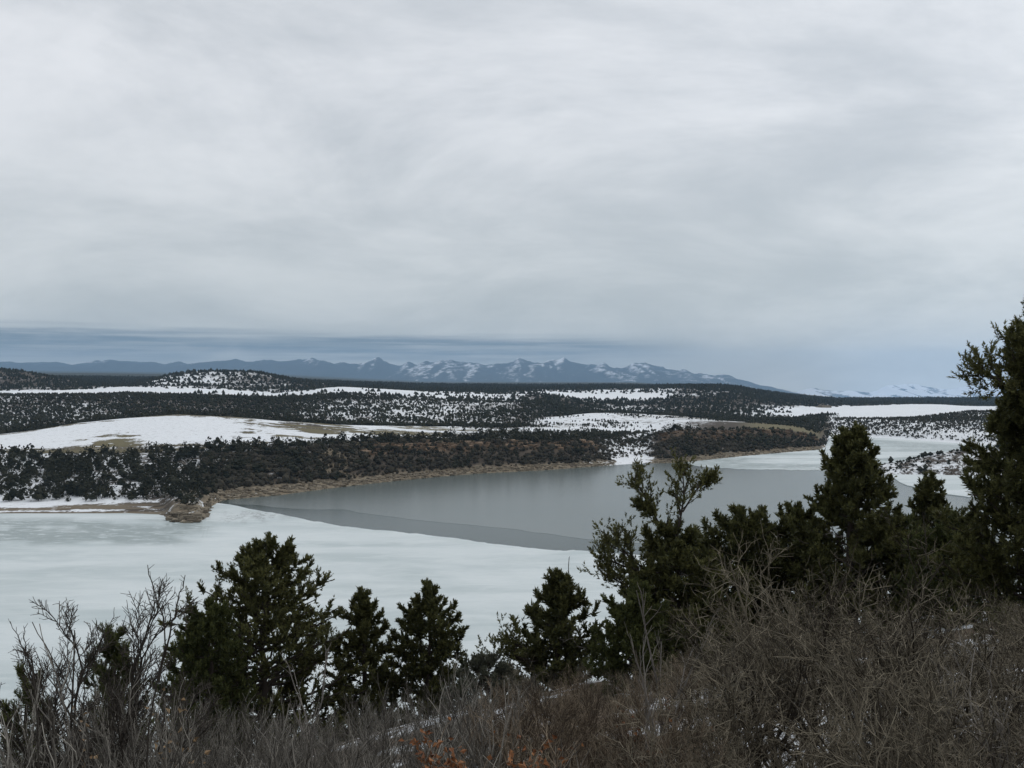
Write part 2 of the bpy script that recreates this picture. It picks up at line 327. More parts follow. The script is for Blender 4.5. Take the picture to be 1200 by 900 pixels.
# cover tables (digits 0-9) over px knots
KP = np.array([-900, 0, 100, 200, 330, 400, 460, 600, 640, 690, 745, 770, 800, 870, 930, 965, 985, 1060, 1140, 2100], float)
def table(rows):
    ts = np.array([r[0] for r in rows]); v = np.array([[int(c) for c in r[1].replace(' ', '')] for r in rows], float) / 9.0
    def f(px, t):
        ci = np.clip(np.interp(px, KP, np.arange(20)), 0, 18.999); ri = np.clip(np.interp(t, ts, np.arange(len(ts))), 0, len(ts) - 1.001)
        c0 = ci.astype(int); r0 = ri.astype(int); fc = ci - c0; fr = ri - r0
        return (v[r0, c0] * (1 - fc) + v[r0, c0 + 1] * fc) * (1 - fr) + (v[r0 + 1, c0] * (1 - fc) + v[r0 + 1, c0 + 1] * fc) * fr
    return f
tree_cover = table([
 (1.0,'00000 00000 0 0000 0 0000'),(1.95,'00000 00000 0 0000 0 0000'),(2.1,'55669 99999 3 9999 5 5555'),(2.9,'55568 99999 4 9999 4 5555'),
 (3.1,'55668 65556 5 6556 4 5555'),(3.9,'56668 54446 5 5445 3 5555'),(4.0,'67777 88888 5 6531 1 5555'),(4.15,'56665 77777 5 6531 1 5555'),(4.3,'10012 44457 5 4210 0 5555'),
 (4.5,'00000 00266 6 2100 0 5555'),(5.0,'00000 00166 5 0000 0 5555'),(5.8,'00000 00143 2 0000 0 5555'),(6.05,'00000 00111 1 0005 5 4433'),
 (6.2,'88888 88721 2 1105 5 0002'),(7.0,'79999 99811 1 1269 9 0002'),(7.2,'35677 64477 7 8986 6 0002'),(7.5,'35666 55577 7 8970 0 0002'),(8.0,'35566 54578 7 8980 0 0002'),
 (9.0,'35667 64479 4 5880 0 0002'),(9.3,'66788 66688 4 6887 7 2334'),(9.5,'50003 20277 7 7999 9 8999'),(10.0,'50000 00155 5 5688 8 8889'),(10.15,'53212 00200 0 0588 8 7779'),
 (10.3,'77626 10500 0 0588 8 5569'),(10.55,'88858 66700 0 0588 8 6669'),(10.7,'88878 77755 5 4688 8 7778'),(10.85,'88878 77700 0 1788 8 3348'),(11.0,'89968 88776 6 7899 9 8888'),(11.5,'99959 88664 4 6778 9 5558'),
 (12.0,'99968 88666 6 6777 8 7778'),(13.0,'89988 88777 7 8888 8 8888')])
snow_cover = table([
 (1.0,'55420 00000 9 0000 2 9999'),(1.5,'56530 00000 9 0000 2 9999'),(2.0,'88820 00002 9 2000 3 9999'),(2.3,'66531 00002 9 2000 3 9999'),(3.0,'55432 10002 9 2000 3 9999'),
 (4.0,'66532 10002 9 2000 1 9999'),(4.4,'66644 31112 8 3200 1 8888'),(4.8,'67888 75434 8 5300 1 8888'),(5.2,'77888 75555 8 6400 1 8888'),
 (6.0,'67887 66666 8 6500 1 8999'),(6.3,'64333 33455 5 5443 3 9999'),(7.0,'76422 33466 5 5422 2 9999'),(7.2,'55433 56432 2 3248 8 9999'),
 (8.0,'65433 67544 6 4349 9 9999'),(9.0,'54433 56544 7 5449 9 9999'),(9.4,'68884 77422 5 3222 5 6666'),(9.6,'79996 99632 2 3222 2 2222'),
 (10.0,'79999 99644 4 5322 2 3333'),(10.3,'44796 98799 9 9444 4 6663'),(10.6,'33464 42399 9 9444 4 6663'),(10.85,'33374 42299 9 9444 4 8883'),(11.0,'33384 33233 4 4555 5 5554'),
 (11.5,'33384 33333 6 5555 5 7774'),(12.0,'33386 33333 5 5444 4 5554'),(13.0,'23222 22333 3 2222 3 4554'),(14.0,'11111 12222 2 1111 2 4544'),(17.0,'11111 11222 2 1111 2 4444')])
def band(x, a, b, e): return sstep(x, a - e, a + e) * (1 - sstep(x, b - e, b + e))
DEN = tree_cover(PX, T); SNOW = snow_cover(PX, T)
nz = fbm(XG / 42, DG / 42, 3, 4); nz2 = fbm(XG / 9, DG / 9, 8, 3)
rough = np.where(T < 1.1, 0.0, 0.35 + 1.0 * DEN) * np.clip((T - 1) * 1.5, 0, 1)
Z = Z + (nz - 0.5) * 4.0 * rough * np.clip(DG / 700, 0.5, 2.5) * 0.6 + (nz2 - 0.5) * 1.2 * rough * np.clip((T - 1) * 2, 0, 1)
# meadow undulation near the knoll
TAN = band(T, 0.2, 2.15, 0.15) * np.clip(sstep(PX, 196, 206) * (1 - band(PX, 727, 762, 8)) * (1 - sstep(PX, 966, 974)), 0, 1)
TAN = np.maximum(TAN, band(T, 0.9, 1.8, 0.2) * (1 - sstep(PX, 190, 206)) * sstep(fbm(XG / 60, DG / 3.2, 21, 3), 0.42, 0.55) * 0.8)
TAN = np.maximum(TAN, band(T, 2.0, 3.9, 0.2) * band(PX, 372, 408, 12) * 0.8)
TAN = np.maximum(TAN, band(T, 2.0, 3.6, 0.2) * band(PX, 205, 238, 12) * 0.6)
RUST = band(T, 2.85, 4.2, 0.12) * np.maximum(band(PX, 425, 702, 12) , 0.75 * band(PX, 772, 960, 10)) * sstep(fbm(XG / 25, DG / 25, 33, 3), 0.3, 0.5) * 0.7
OLV = band(T, 4.55, 5.25, 0.15) * band(PX, 85, 165, 25) * sstep(fbm(XG / 14, DG / 14, 41, 3), 0.32, 0.5)
OLV = np.maximum(OLV, band(T, 4.1, 6.2, 0.1) * band(PX, 875, 960, 18))
OLV = np.maximum(OLV, band(T, 4.1, 4.6, 0.15) * band(PX, 400, 650, 30) * 0.7)
stk = fbm(XG / 26, DG / 5.5, 55, 4)
MED = band(T, 4.35, 6.05, 0.1) * (1 - sstep(PX, 600, 640))
edge = MED * np.maximum(sstep(T, 5.75, 6.05), 1 - sstep(T, 4.4, 4.75)) * sstep(stk, 0.36, 0.56)
melt = MED * band(PX, 285, 620, 40) * sstep(stk + 0.10 * sstep(PX, 330, 450), 0.47, 0.60)
OLV = np.maximum(OLV, 0.85 * np.maximum(edge, melt))
SNOW = SNOW * (1 - 0.6 * np.maximum(edge, melt))
OLV = np.maximum(OLV, 0.75 * band(T, 6.1, 7.1, 0.1) * band(PX, 630, 870, 20) * sstep(stk, 0.42, 0.58))
SNOW = SNOW * (1 - 0.75 * OLV * (PX < 300)) - 0.5 * band(T, 5.3, 6.1, 0.2) * band(PX, 320, 400, 25) * sstep(fbm(XG / 20, DG / 8, 51, 3), 0.4, 0.6)
SNOW = np.where((PX < 200) & (T < 1.9), SNOW * (1 - 0.9 * TAN), SNOW)
SNOW = SNOW * (1 - 0.42 * DEN * sstep(DG, 480, 620) * (1 - sstep(PX, 960, 990)))
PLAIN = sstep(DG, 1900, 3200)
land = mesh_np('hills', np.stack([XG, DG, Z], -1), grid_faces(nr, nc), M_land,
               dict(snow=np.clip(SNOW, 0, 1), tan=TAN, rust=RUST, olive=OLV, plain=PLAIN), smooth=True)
link('hills', land, kind='structure', label='snow patched mesas and wooded ridges beyond the lake', category='hills')
def samp(A, px, d):
    cj = np.interp(px, pxs, np.arange(nc)); ri = np.interp(d, dg, np.arange(nr))
    c0 = np.clip(cj.astype(int), 0, nc - 2); r0 = np.clip(ri.astype(int), 0, nr - 2); fc = cj - c0; fr = ri - r0
    return (A[r0, c0] * (1 - fc) + A[r0, c0 + 1] * fc) * (1 - fr) + (A[r0 + 1, c0] * (1 - fc) + A[r0 + 1, c0 + 1] * fc) * fr
RUNMAX = np.maximum.accumulate((Z - H) / DG, 0)

# ------------------------------------------------------------------ mountains
def range_mesh(name, label, foot, crest, px0, px1, d0, d1, d2, snow_lo, snow_hi, seed, gully, step=3.0, aspect_shade=0.2, gs=480.0):
    p = np.arange(px0, px1 + 1, step); nb = 48
    u = np.linspace(0, 1.5, nb)
    f = np.array(foot, float); c = np.array(crest, float)
    fy = np.interp(p, f[:, 0], f[:, 1]); cy = np.interp(p, c[:, 0], c[:, 1])
    U, Pg = np.meshgrid(u, p, indexing='ij')
    D = np.where(U < 1, d0 + (d1 - d0) * U, d1 + (d2 - d1) * (U - 1) * 2)
    zf = wz(fy, d0)[None, :]; zc_ = wz(cy, d1)[None, :]
    X = wx(Pg, D)
    prof = np.where(U < 1, U ** 1.35, 1 - ((U - 1) * 2) ** 1.2 * 0.9)
    rg = ridged(X / gs + 0.6 * fbm(X / 1500, D / 1500, seed + 7, 3), D / 2600, seed, 5)
    zc_ = zc_ + (ridged(p / 27.0, p * 0 + 3.3, seed + 3, 5) - 0.6)[None, :] * 32 * sstep(p, 360, 460)[None, :]
    hgt = zc_ - zf
    z = zf - 60 * (U == 0) + hgt * prof + (rg - 0.62) * hgt * gully * np.sin(np.clip(U, 0, 1.5) / 1.5 * np.pi) 
    fr = (z - zf) / np.maximum(hgt, 30)
    sl = np.gradient(z, axis=1)
    sn = snow_lo + (snow_hi - snow_lo) * np.clip(fr, 0, 1.1) + aspect_shade * np.tanh(sl / (np.abs(sl).mean() * 1.2 + 1e-6)) + 0.75 * (rg - 0.62)  # slope side term: snow aspect plus relief shading painted into the cover
    sn = sn - 0.25 * (1 - sstep(Pg, 330, 480))
    me = mesh_np(name, np.stack([X, D, z], -1), grid_faces(nb, len(p)), M_mtn, dict(snow=sn), smooth=True)  # snow attribute also carries the painted slope shading, strongest on the mesas
    return link(name, me, kind='structure', label=label, category='mountains')
range_mesh('mountain_range', 'long blue snow streaked mountain range under the cloud bank',
   [(-900,440),(0,439),(300,440),(500,450),(745,452),(900,464),(945,468)],
   [(-900,425),(-100,424),(0,425.5),(100,425),(118,423.5),(128,422.5),(140,424.5),(200,426),(240,423),(300,421.5),(380,422),(420,425),(440,421),(470,427),(500,423),(520,424),(545,427),(570,428),(600,421),(620,422),(640,425),(660,422),(690,425),(705,427),(730,429),(750,426),(768,429),(785,432),(810,437),(850,440),(880,447),(910,455),(940,462)],
   -900, 944, 14000, 17500, 18500, 0.08, 0.36, 5, 0.6)
range_mesh('snowy_mesa', 'distant row of snowy flat topped mesas at the far end of the valley',
   [(900,470),(985,469),(1140,469),(2100,468)],
   [(900,466),(925,463),(935,460),(945,457),(955,455),(965,457),(1000,458),(1020,459.5),(1032,456),(1045,452.5),(1060,451.5),(1085,453),(1100,456.5),(1112,457),(1125,454),(1140,453),(1160,455),(1180,456),(1230,452),(1400,455),(1700,450),(2100,455)],
   900, 2100, 15000, 17700, 18700, 0.52, 0.85, 9, 1.0, 2.0, 0.5, 620.0)

# ------------------------------------------------------------------ lake
V = [(-700, 40, 0), (900, 40, 0), (900, 1000, 0), (-700, 1000, 0)]
link('lake_water', mesh_np('lake_water', V, [[(0, 1, 2, 3)]], M_water), kind='structure', label='dark open water strip beside the edge of the ice', category='water')
def sheet(name, px0, px1, near, far, z, mat, label, cat, rows=60, step=3.0, skirt=0.14, wet=None, crack=None):
    p = np.arange(px0, px1 + .1, step); dn = near(p); df = far(p)
    u = np.linspace(0, 1, rows) ** 1.0
    D = dn[None, :] * (df / dn)[None, :] ** u[:, None]
    PXg = np.broadcast_to(p, D.shape)
    X = wx(PXg, D); Zz = np.full(D.shape, z)
    at = dict(wet=(wet(PXg, D) if wet else np.zeros(D.shape)), crack=(crack(PXg, D) if crack else np.zeros(D.shape)))
    n = rows * len(p)
    Vv = np.stack([X, D, Zz], -1).reshape(-1, 3); fc = grid_faces(rows, len(p))
    # skirts give the sheet its thickness
    bot = Vv.copy(); bot[:, 2] -= skirt
    idx = np.arange(n).reshape(rows, len(p)); ring = np.concatenate([idx[0], idx[1:, -1], idx[-1, -2::-1], idx[-2:0:-1, 0]])
    m = len(ring); sk = np.stack([ring, np.roll(ring, -1), n + (np.arange(m) + 1) % m, n + np.arange(m)], 1)
    Vv = np.concatenate([Vv, bot[ring]])
    at = {k: np.concatenate([a.ravel(), a.ravel()[ring]]) for k, a in at.items()}
    return link(name, mesh_np(name, Vv, [fc, sk], mat, at), kind='structure', label=label, category=cat)
E = np.array([(247,590.3),(255,590),(270,592),(290,596),(310,600),(330,603),(365,610),(400,617),(430,619.5),(460,623),(500,628),(560,635),(600,640),(650,645),(700,649),(760,652),(850,660),(1000,672),(1200,690),(2100,700)], float)
def ice_far(p):
    e = lake_d(np.interp(p, E[:, 0], E[:, 1])) + (fbm(p / 14, p * 0, 61, 4) - 0.5) * 3.5 + (fbm(p / 70, p * 0, 62, 2) - 0.5) * 6.0 * sstep(p, 262, 330)
    return np.where(p < 246, shore(p) + 6, e)
def wetf(p, d):
    y = 450 + F * H / d
    return 1.3 * band(y, 610, 637, 6) * (1 - sstep(p, 190, 250)) * sstep(fbm(p / 60, y / 6, 71, 4), 0.25, 0.45) + 0.7 * band(y, 609, 623, 4) * band(p, 205, 250, 12)
def crackf(p, d):
    y = 450 + F * H / d
    return band(y, 599, 612, 3) * band(p, 262, 345, 12) * sstep(fbm(p / 12, y / 3, 81, 3), 0.35, 0.55)
sheet('lake_ice', -900, 1700, lambda p: np.full(p.shape, 62.0), ice_far, 0.12, M_ice, 'broad sheet of pale snow dusted ice covering the near half of the lake', 'ice', 64, 4, 0.2, wetf, crackf)
A = np.array([(803,542.5),(812,546),(840,548.5),(880,550),(960,551.5),(1040,556),(1075,561),(1300,580),(1700,590)], float)
def arm_near(p): return lake_d(np.interp(p, A[:, 0], A[:, 1]) + (fbm(p / 9, p * 0, 63, 3) - .5) * 1.6)
def arm_wet(p, d):
    y = 450 + F * H / d
    return sstep(fbm(p / 160, y / 3.5, 77, 4), 0.38, 0.6) * (1 - sstep(d, shore(p) - 40, shore(p) - 10) * (p > 980))
sheet('arm_ice', 803, 1700, arm_near, lambda p: shore(p) + 5, 0.10, M_ice, 'streaked grey white ice filling the narrow far arm of the lake', 'ice', 50, 4, 0.2, arm_wet)
K = np.array([(262,590.4),(300,592.5),(340,595.5),(400,597.5),(450,604),(500,611),(560,616),(600,620),(650,627),(690,632),(760,638),(900,645),(1100,655),(1700,670)], float)
def skim_near(p): return np.minimum(lake_d(np.interp(p, K[:, 0], K[:, 1]) + (fbm(p / 25, p * 0, 65, 4) - .5) * 3.0), shore(p))
def skim_far(p): return np.where(p < 803, shore(p) + 4, arm_near(np.maximum(p, 803)) + 3)
sheet('skim_ice', 268, 1700, skim_near, skim_far, 0.025, M_skim, 'smooth grey skim ice across the middle of the lake', 'ice', 30, 3, 0.03)
# snowy spur on the right with its snow covered ice shelf
def shelf_far(p): return np.full(p.shape, 452.0)
B2 = np.array([(1042,556.5),(1050,563),(1060,568),(1085,576),(1110,580),(1140,583),(1400,590)], float)
M_shelf = M_ice
def snow_near(p): return lake_d(np.interp(p, B2[:, 0], B2[:, 1]) + (fbm(p / 8, p * 0, 67, 3) - .5) * 2)
sheet('snowy_ice_shelf', 1042, 1500, snow_near, shelf_far, 0.30, M_shelf, 'white snowy ice shelf below the rocky spur', 'ice', 20, 3, 0.35)
gx = np.linspace(150, 460, 156); gy = np.linspace(405, 575, 86)
GX, GY = np.meshgrid(gx, gy, indexing='xy')
ridge = 17 * sstep(GX, 148, 290) ** 0.6 + 10 * sstep(GX, 300, 460)
wid = 18 + 34 * sstep(GX, 160, 300)
hh = ridge * np.clip(1 - ((GY - 468 - 0.05 * (GX - 200)) / wid) ** 2, -1, 1) 
hh = hh + (fbm(GX / 14, GY / 14, 91, 4) - 0.5) * 4.0 * np.clip(hh / 4, 0, 1) - 0.35
hh = np.maximum(hh, -2)
spur_s = np.clip(0.42 + 0.25 * (fbm(GX / 10, GY / 10, 95, 3) - 0.5), 0, 1); zero = np.zeros(GX.shape)
link('spur', mesh_np('spur', np.stack([GX, GY, hh], -1), grid_faces(86, 156), M_land, dict(snow=spur_s, tan=zero, rust=zero, olive=zero, plain=zero), True),
     kind='structure', label='low snow dusted rocky spur running into the lake', category='hill')

# ------------------------------------------------------------------ near hillside
def ground(x, y):
    x = np.asarray(x, float); y = np.asarray(y, float)
    side = np.where(x > 0, 0.2 * np.minimum(x, 14) + 0.12 * np.clip(x - 14, 0, 60), 0.2 * np.maximum(x, -9) + 0.05 * np.clip(x + 9, -60, 0))
    y1 = np.minimum(y, 21.0); y2 = np.clip(y - 21.0, 0, None); ym = np.clip(y2, 0, 8)
    z = 38.4 - 0.238 * y1 - 0.47 * y2 + 0.10 * ym - 0.0006 * y2 ** 2 + side
    z = z + (fbm(x / 5 + 31, y / 5 + 7, 101, 4) - 0.5) * 0.8 * np.clip((np.hypot(x, y) - 1) / 4, 0, 1)
    return z
gx = np.concatenate([np.arange(-140, -24, 4.0), np.arange(-24, 26, 0.3), np.arange(26, 160, 4.0)])
gy = np.concatenate([np.arange(-12, 34, 0.3), np.arange(34, 150, 3.0)])
GX, GY = np.meshgrid(gx, gy, indexing='xy')
GZ = np.maximum(ground(GX, GY), -4)
link('hillside', mesh_np('hillside', np.stack([GX, GY, GZ], -1), grid_faces(len(gy), len(gx)), M_ground, None, True), kind='structure',
     label='steep near hillside with snow patches and leaf litter', category='ground')

# ------------------------------------------------------------------ air
hv = [(x, y, z) for z in (-760, 620) for (x, y) in ((-29500, -200), (29500, -200), (29500, 19000), (-29500, 19000))]
hf = [(0, 3, 2, 1), (4, 5, 6, 7), (0, 1, 5, 4), (1, 2, 6, 5), (2, 3, 7, 6), (3, 0, 4, 7)]
M_haze = bpy.data.materials.new('haze'); M_haze.use_nodes = True; M_haze.node_tree.nodes.clear()
t = NT(M_haze.node_tree)
pv = t.n('VolumePrincipled', {'Color': (0.45, 0.70, 1.0, 1), 'Density': 4.7e-5, 'Anisotropy': 0.0})
ho = t.n('OutputMaterial', {'Volume': pv.outputs[0]})
link('haze', mesh_np('haze', hv, [hf], M_haze), kind='stuff', label='thin blue haze filling the valley air', category='haze')

# ------------------------------------------------------------------ tubes, branches, tufts (arrays of shape (B, k, 3))
def norm(v): return v / np.maximum(np.linalg.norm(v, axis=-1, keepdims=True), 1e-9)
def tubes(P, R, sides, base=0):
    B, k, _ = P.shape
    tg = norm(np.gradient(P, axis=1))
    ref = norm(rng.normal(size=(B, 1, 3))); u = norm(np.cross(tg, ref)); v = np.cross(tg, u)
    a = np.arange(sides) * 2 * np.pi / sides
    ring = P[:, :, None, :] + R[:, :, None, None] * (np.cos(a)[None, None, :, None] * u[:, :, None, :] + np.sin(a)[None, None, :, None] * v[:, :, None, :])
    V = ring.reshape(-1, 3)
    bi = np.arange(B)[:, None, None] * (k * sides); ki = np.arange(k - 1)[None, :, None] * sides; si = np.arange(sides)[None, None, :]
    s2 = (si + 1) % sides
    f = np.stack(np.broadcast_arrays(bi + ki + si, bi + ki + s2, bi + ki + sides + s2, bi + ki + sides + si), -1).reshape(-1, 4)
    return V, f + base
class Geo:
    def __init__(s): s.V = []; s.F = []; s.A = []; s.n = 0
    def add(s, V, F, a):
        s.V.append(V); s.F.append(np.asarray(F) + s.n); s.A.append(np.broadcast_to(a, (len(V),)) if np.ndim(a) == 0 else a); s.n += len(V)
    def tubes(s, P, R, sides, a=0.5):
        if len(P) == 0: return
        V, F = tubes(P, R, sides)
        at = np.repeat(np.broadcast_to(a, (len(P),)), P.shape[1] * sides)
        s.add(V, F, at)
    def mesh(s, name, mat, smooth=False):
        fs = {}
        for f in s.F: fs.setdefault(f.shape[1], []).append(f)
        return mesh_np(name, np.concatenate(s.V), [np.concatenate(v) for v in fs.values()], mat, dict(tint=np.concatenate(s.A)), smooth)
def along(P, t):
    """P (B,k,3), t (B,n) in 0..1 -> points, tangents (B,n,3)"""
    k = P.shape[1]; q = np.clip(t * (k - 1), 0, k - 1.001); i = q.astype(int); f = (q - i)[..., None]
    b = np.arange(len(P))[:, None]
    p0, p1 = P[b, i], P[b, i + 1]
    return p0 * (1 - f) + p1 * f, norm(p1 - p0)
def kids(P, R, n, t0, t1, L, ang, up, wig, k, rf, rmin, taper=0.35, lenfall=0.6):
    """n children on every branch: L is the length (scalar or (B,)), ang in degrees (mean, sd)"""
    B = len(P)
    t = t0 + (t1 - t0) * (np.arange(n)[None, :] + rng.random((B, n))) / n
    p, tg = along(P, t)
    r0 = np.take_along_axis(R, np.clip((t * (R.shape[1] - 1)).astype(int), 0, R.shape[1] - 1), 1)
    a = np.radians(rng.normal(ang[0], ang[1], (B, n)))[..., None]
    perp = norm(np.cross(tg, norm(rng.normal(size=tg.shape))))
    dv = norm(tg * np.cos(a) + perp * np.sin(a) + np.array([0, 0, up]))
    Ls = (np.broadcast_to(L, (B,))[:, None] * (1 - lenfall * (t - t0) / max(t1 - t0, 1e-6)) * rng.uniform(0.65, 1.25, (B, n)))
    dv = dv.reshape(-1, 3); p = p.reshape(-1, 3); Ls = Ls.reshape(-1); r0 = r0.reshape(-1)
    st = np.zeros((len(p), k, 3)); st[:, 0] = p; d = dv
    for i in range(1, k):
        d = norm(d + rng.normal(size=d.shape) * wig + np.array([0, 0, up * 0.35]))
        st[:, i] = st[:, i - 1] + d * (Ls / (k - 1))[:, None]
    rr = np.maximum(r0 * rf, rmin)[:, None] * np.linspace(1, taper, k)[None, :]
    return st, np.maximum(rr, rmin * 0.6)
def tufts(tip, axis, n, length, nl, w, tint):
    """bottle brush tufts of thin needle triangles"""
    B = len(tip)
    axis = norm(axis); u = norm(np.cross(axis, norm(rng.normal(size=axis.shape)))); v = np.cross(axis, u)
    s_ = rng.random((B, n)) ** 0.8; ph = rng.random((B, n)) * 2 * np.pi
    sc_ = rng.uniform(0.7, 1.3, (B, 1))
    base = tip[:, None, :] - axis[:, None, :] * ((1 - s_) * length * sc_)[..., None]
    rad = np.cos(ph)[..., None] * u[:, None, :] + np.sin(ph)[..., None] * v[:, None, :]
    fw = 0.35 + 0.9 * s_[..., None]
    nd = norm(axis[:, None, :] * fw + rad * (1.25 - 0.75 * s_[..., None]) + rng.normal(size=rad.shape) * 0.25)
    tipn = base + nd * (nl * rng.uniform(0.7, 1.2, (B, n)) * sc_)[..., None]
    sd_ = norm(np.cross(nd, norm(rng.normal(size=nd.shape)))) * (w * 0.5)
    mid = base + (tipn - base) * 0.35
    V = np.stack([base + sd_, tipn, base - sd_], 2).reshape(-1, 3)
    i = np.arange(B * n)[:, None] * 3
    F_ = i + np.array([[0, 1, 2]])
    a = np.repeat(np.broadcast_to(tint, (B,)), n * 3)
    return V, F_, a

# ------------------------------------------------------------------ far trees
def blob_crown(n_core, n_leaf, seed, shape, octa=False, taper=0.55):
    """small crown: displaced core lumps and leaf clump faces, unit height ~1, base at 0"""
    r = np.random.default_rng(seed); g = Geo()
    ico = np.array([(0,0,1),(.894,0,.447),(.276,.851,.447),(-.724,.526,.447),(-.724,-.526,.447),(.276,-.851,.447),(.724,.526,-.447),(-.276,.851,-.447),(-.894,0,-.447),(-.276,-.851,-.447),(.724,-.526,-.447),(0,0,-1)])
    fi = np.array([(0,1,2),(0,2,3),(0,3,4),(0,4,5),(0,5,1),(1,6,2),(2,7,3),(3,8,4),(4,9,5),(5,10,1),(6,7,2),(7,8,3),(8,9,4),(9,10,5),(10,6,1),(11,7,6),(11,8,7),(11,9,8),(11,10,9),(11,6,10)])
    if octa == 6:
        q_ = np.arange(6) * np.pi / 3; ico = np.concatenate([[(0, 0, 1.0)], np.stack([np.cos(q_), np.sin(q_), np.full(6, -.75)], 1)]); fi = np.array([(0, 1 + i, 1 + (i + 1) % 6) for i in range(6)])
    elif octa:
        ico = np.array([(0,0,1),(1,0,.1),(.1,1,-.1),(-1,.1,.1),(0,-1,-.1),(0,0,-.9)], float); fi = np.array([(0,1,2),(0,2,3),(0,3,4),(0,4,1),(5,2,1),(5,3,2),(5,4,3),(5,1,4)])
    for i in range(n_core):
        h = (i + 0.5) / n_core
        rad = shape * (1.0 - taper * h) * r.uniform(0.5, 0.75) if n_core > 1 else shape * 0.85
        off = np.array([r.normal(0, shape * 0.28), r.normal(0, shape * 0.28), 0]) if n_core > 1 else np.zeros(3)
        c = np.array([0, 0, 0.22 + 0.62 * h]) + off
        Vv = ico * r.uniform(0.7, 1.3, (len(ico), 1)) * np.array([rad, rad, rad * 0.8 if n_core > 1 else 0.5]) + c
        if n_core == 1: Vv[:, 2] = np.clip(Vv[:, 2], 0.02, 1.2)
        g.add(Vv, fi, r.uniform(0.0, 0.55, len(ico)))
    if n_leaf:
        h = r.random(n_leaf); az_ = r.random(n_leaf) * 2 * np.pi
        rr = shape * np.sqrt(np.clip(np.sin((0.12 + 0.86 * h) * np.pi), 0, 1)) * (1.15 - (taper - .1) * h) * r.uniform(0.7, 1.12, n_leaf)
        c = np.stack([rr * np.cos(az_), rr * np.sin(az_), 0.12 + 0.88 * h], 1)
        sz = 0.11
        a_ = norm(r.normal(size=(n_leaf, 3))) * sz; b_ = norm(r.normal(size=(n_leaf, 3))) * sz
        c3 = norm(c - np.array([0, 0, .45])) * sz
        Vv = np.stack([c + a_, c + b_, c + c3 * 1.2, c - a_ * 0.6], 1).reshape(-1, 3)
        i = np.arange(n_leaf)[:, None] * 4
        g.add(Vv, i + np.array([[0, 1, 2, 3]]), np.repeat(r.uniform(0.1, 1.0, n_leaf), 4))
    return g
def merge_crowns(name, protos, px, d, z, h, mat, tag_label, category, brush=False):
    g = Geo(); n = len(px); which = rng.integers(0, len(protos), n); ang = rng.random(n) * 6.283
    for k, pr in enumerate(protos):
        V = np.concatenate(pr.V); Fs = {}
        for f in pr.F: Fs.setdefault(f.shape[1], []).append(f)
        A_ = np.concatenate(pr.A); m = which == k
        if not m.any(): continue
        x_, y_, z_, h_, a_ = wx(px[m], d[m]), d[m], z[m], h[m], ang[m]
        cs, sn = np.cos(a_)[:, None], np.sin(a_)[:, None]
        wd = h_[:, None] * rng.uniform(0.85, 1.3, (len(h_), 1))
        W = np.stack([(V[:, 0] * cs - V[:, 1] * sn) * wd + x_[:, None], (V[:, 0] * sn + V[:, 1] * cs) * wd + y_[:, None], V[:, 2] * h_[:, None] + z_[:, None]], -1).reshape(-1, 3)
        tint = (A_[None, :] + rng.uniform(-0.25, 0.35, (len(h_), 1))).reshape(-1)
        off = np.arange(len(h_))[:, None, None] * len(V)
        first = True; b0 = g.n
        for kk, fl in Fs.items():
            f = (np.concatenate(fl)[None] + off).reshape(-1, kk)
            if first: g.add(W, f, tint); first = False
            else: g.F.append(f + b0)
    me = g.mesh(name, mat)
    return link(name, me, kind='stuff', label=tag_label, category=category)
def scatter(d0, d1, area, px0=-70, px1=1270):
    n = int((d1 * d1 - d0 * d0) / 2 * (px1 - px0) / F / area)
    d = np.sqrt(rng.uniform(d0 * d0, d1 * d1, n)); px = rng.uniform(px0, px1, n)
    t_ = samp(T, px, d); den = tree_cover(px, t_)
    x = wx(px, d)
    cl = fbm(x / 26, d / 26, 201, 4)
    keep = (rng.random(n) < np.clip(den * 1.2 - (cl - 0.5) * (2.6 * (1 - den) + 0.35), 0, 1)) & (den > 0.03) & (t_ > 1.9)
    px, d, t_, den = px[keep], d[keep], t_[keep], den[keep]
    z = samp(Z, px, d)
    vis = (z + 5 - H) / d > samp(RUNMAX, px, d * 0.992) - 0.004
    return px[vis], d[vis], z[vis] - 0.15, t_[vis], den[vis]
A1 = scatter(300, 600, 10.5)
h1 = (1.7 + 4.0 * rng.random(len(A1[0])) ** 1.3) * np.where(A1[3] < 3, np.where(A1[0] > 400, 0.72, 0.9), 0.9)
h1 = h1 * np.where((A1[0] > 690) & (A1[0] < 775), 0.62, 1.0) * np.where(A1[0] > 970, 0.6, 1.0)
isbrush = (A1[0] > 240) & (A1[3] < 4.0) & (rng.random(len(h1)) < 0.55)
h1 = np.where(isbrush, h1 * 0.72, h1)
AX = scatter(300, 640, 5.0, 235, 975)
kx = (AX[3] < 4.05) & ((AX[0] < 715) | (AX[0] > 768)); AX = [a[kx] for a in AX]
protoA = [blob_crown(3, 34, 300 + i, (.50, .34, .44, .58, .30, .40)[i], taper=(.5, .85, .65, .4, .9, .7)[i]) for i in range(6)]
order = np.argsort(-(h1 / A1[1] * ((A1[0] > -5) & (A1[0] < 1160) & ~isbrush)))
solo = order[:300]; rest = np.setdiff1d(np.arange(len(h1)), solo)
tr = rest[~isbrush[rest]]; br = rest[isbrush[rest]]
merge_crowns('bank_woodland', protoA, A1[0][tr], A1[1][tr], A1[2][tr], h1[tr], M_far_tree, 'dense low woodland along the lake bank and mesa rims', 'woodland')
cat_ = lambda i, v: np.concatenate([v, AX[i]])
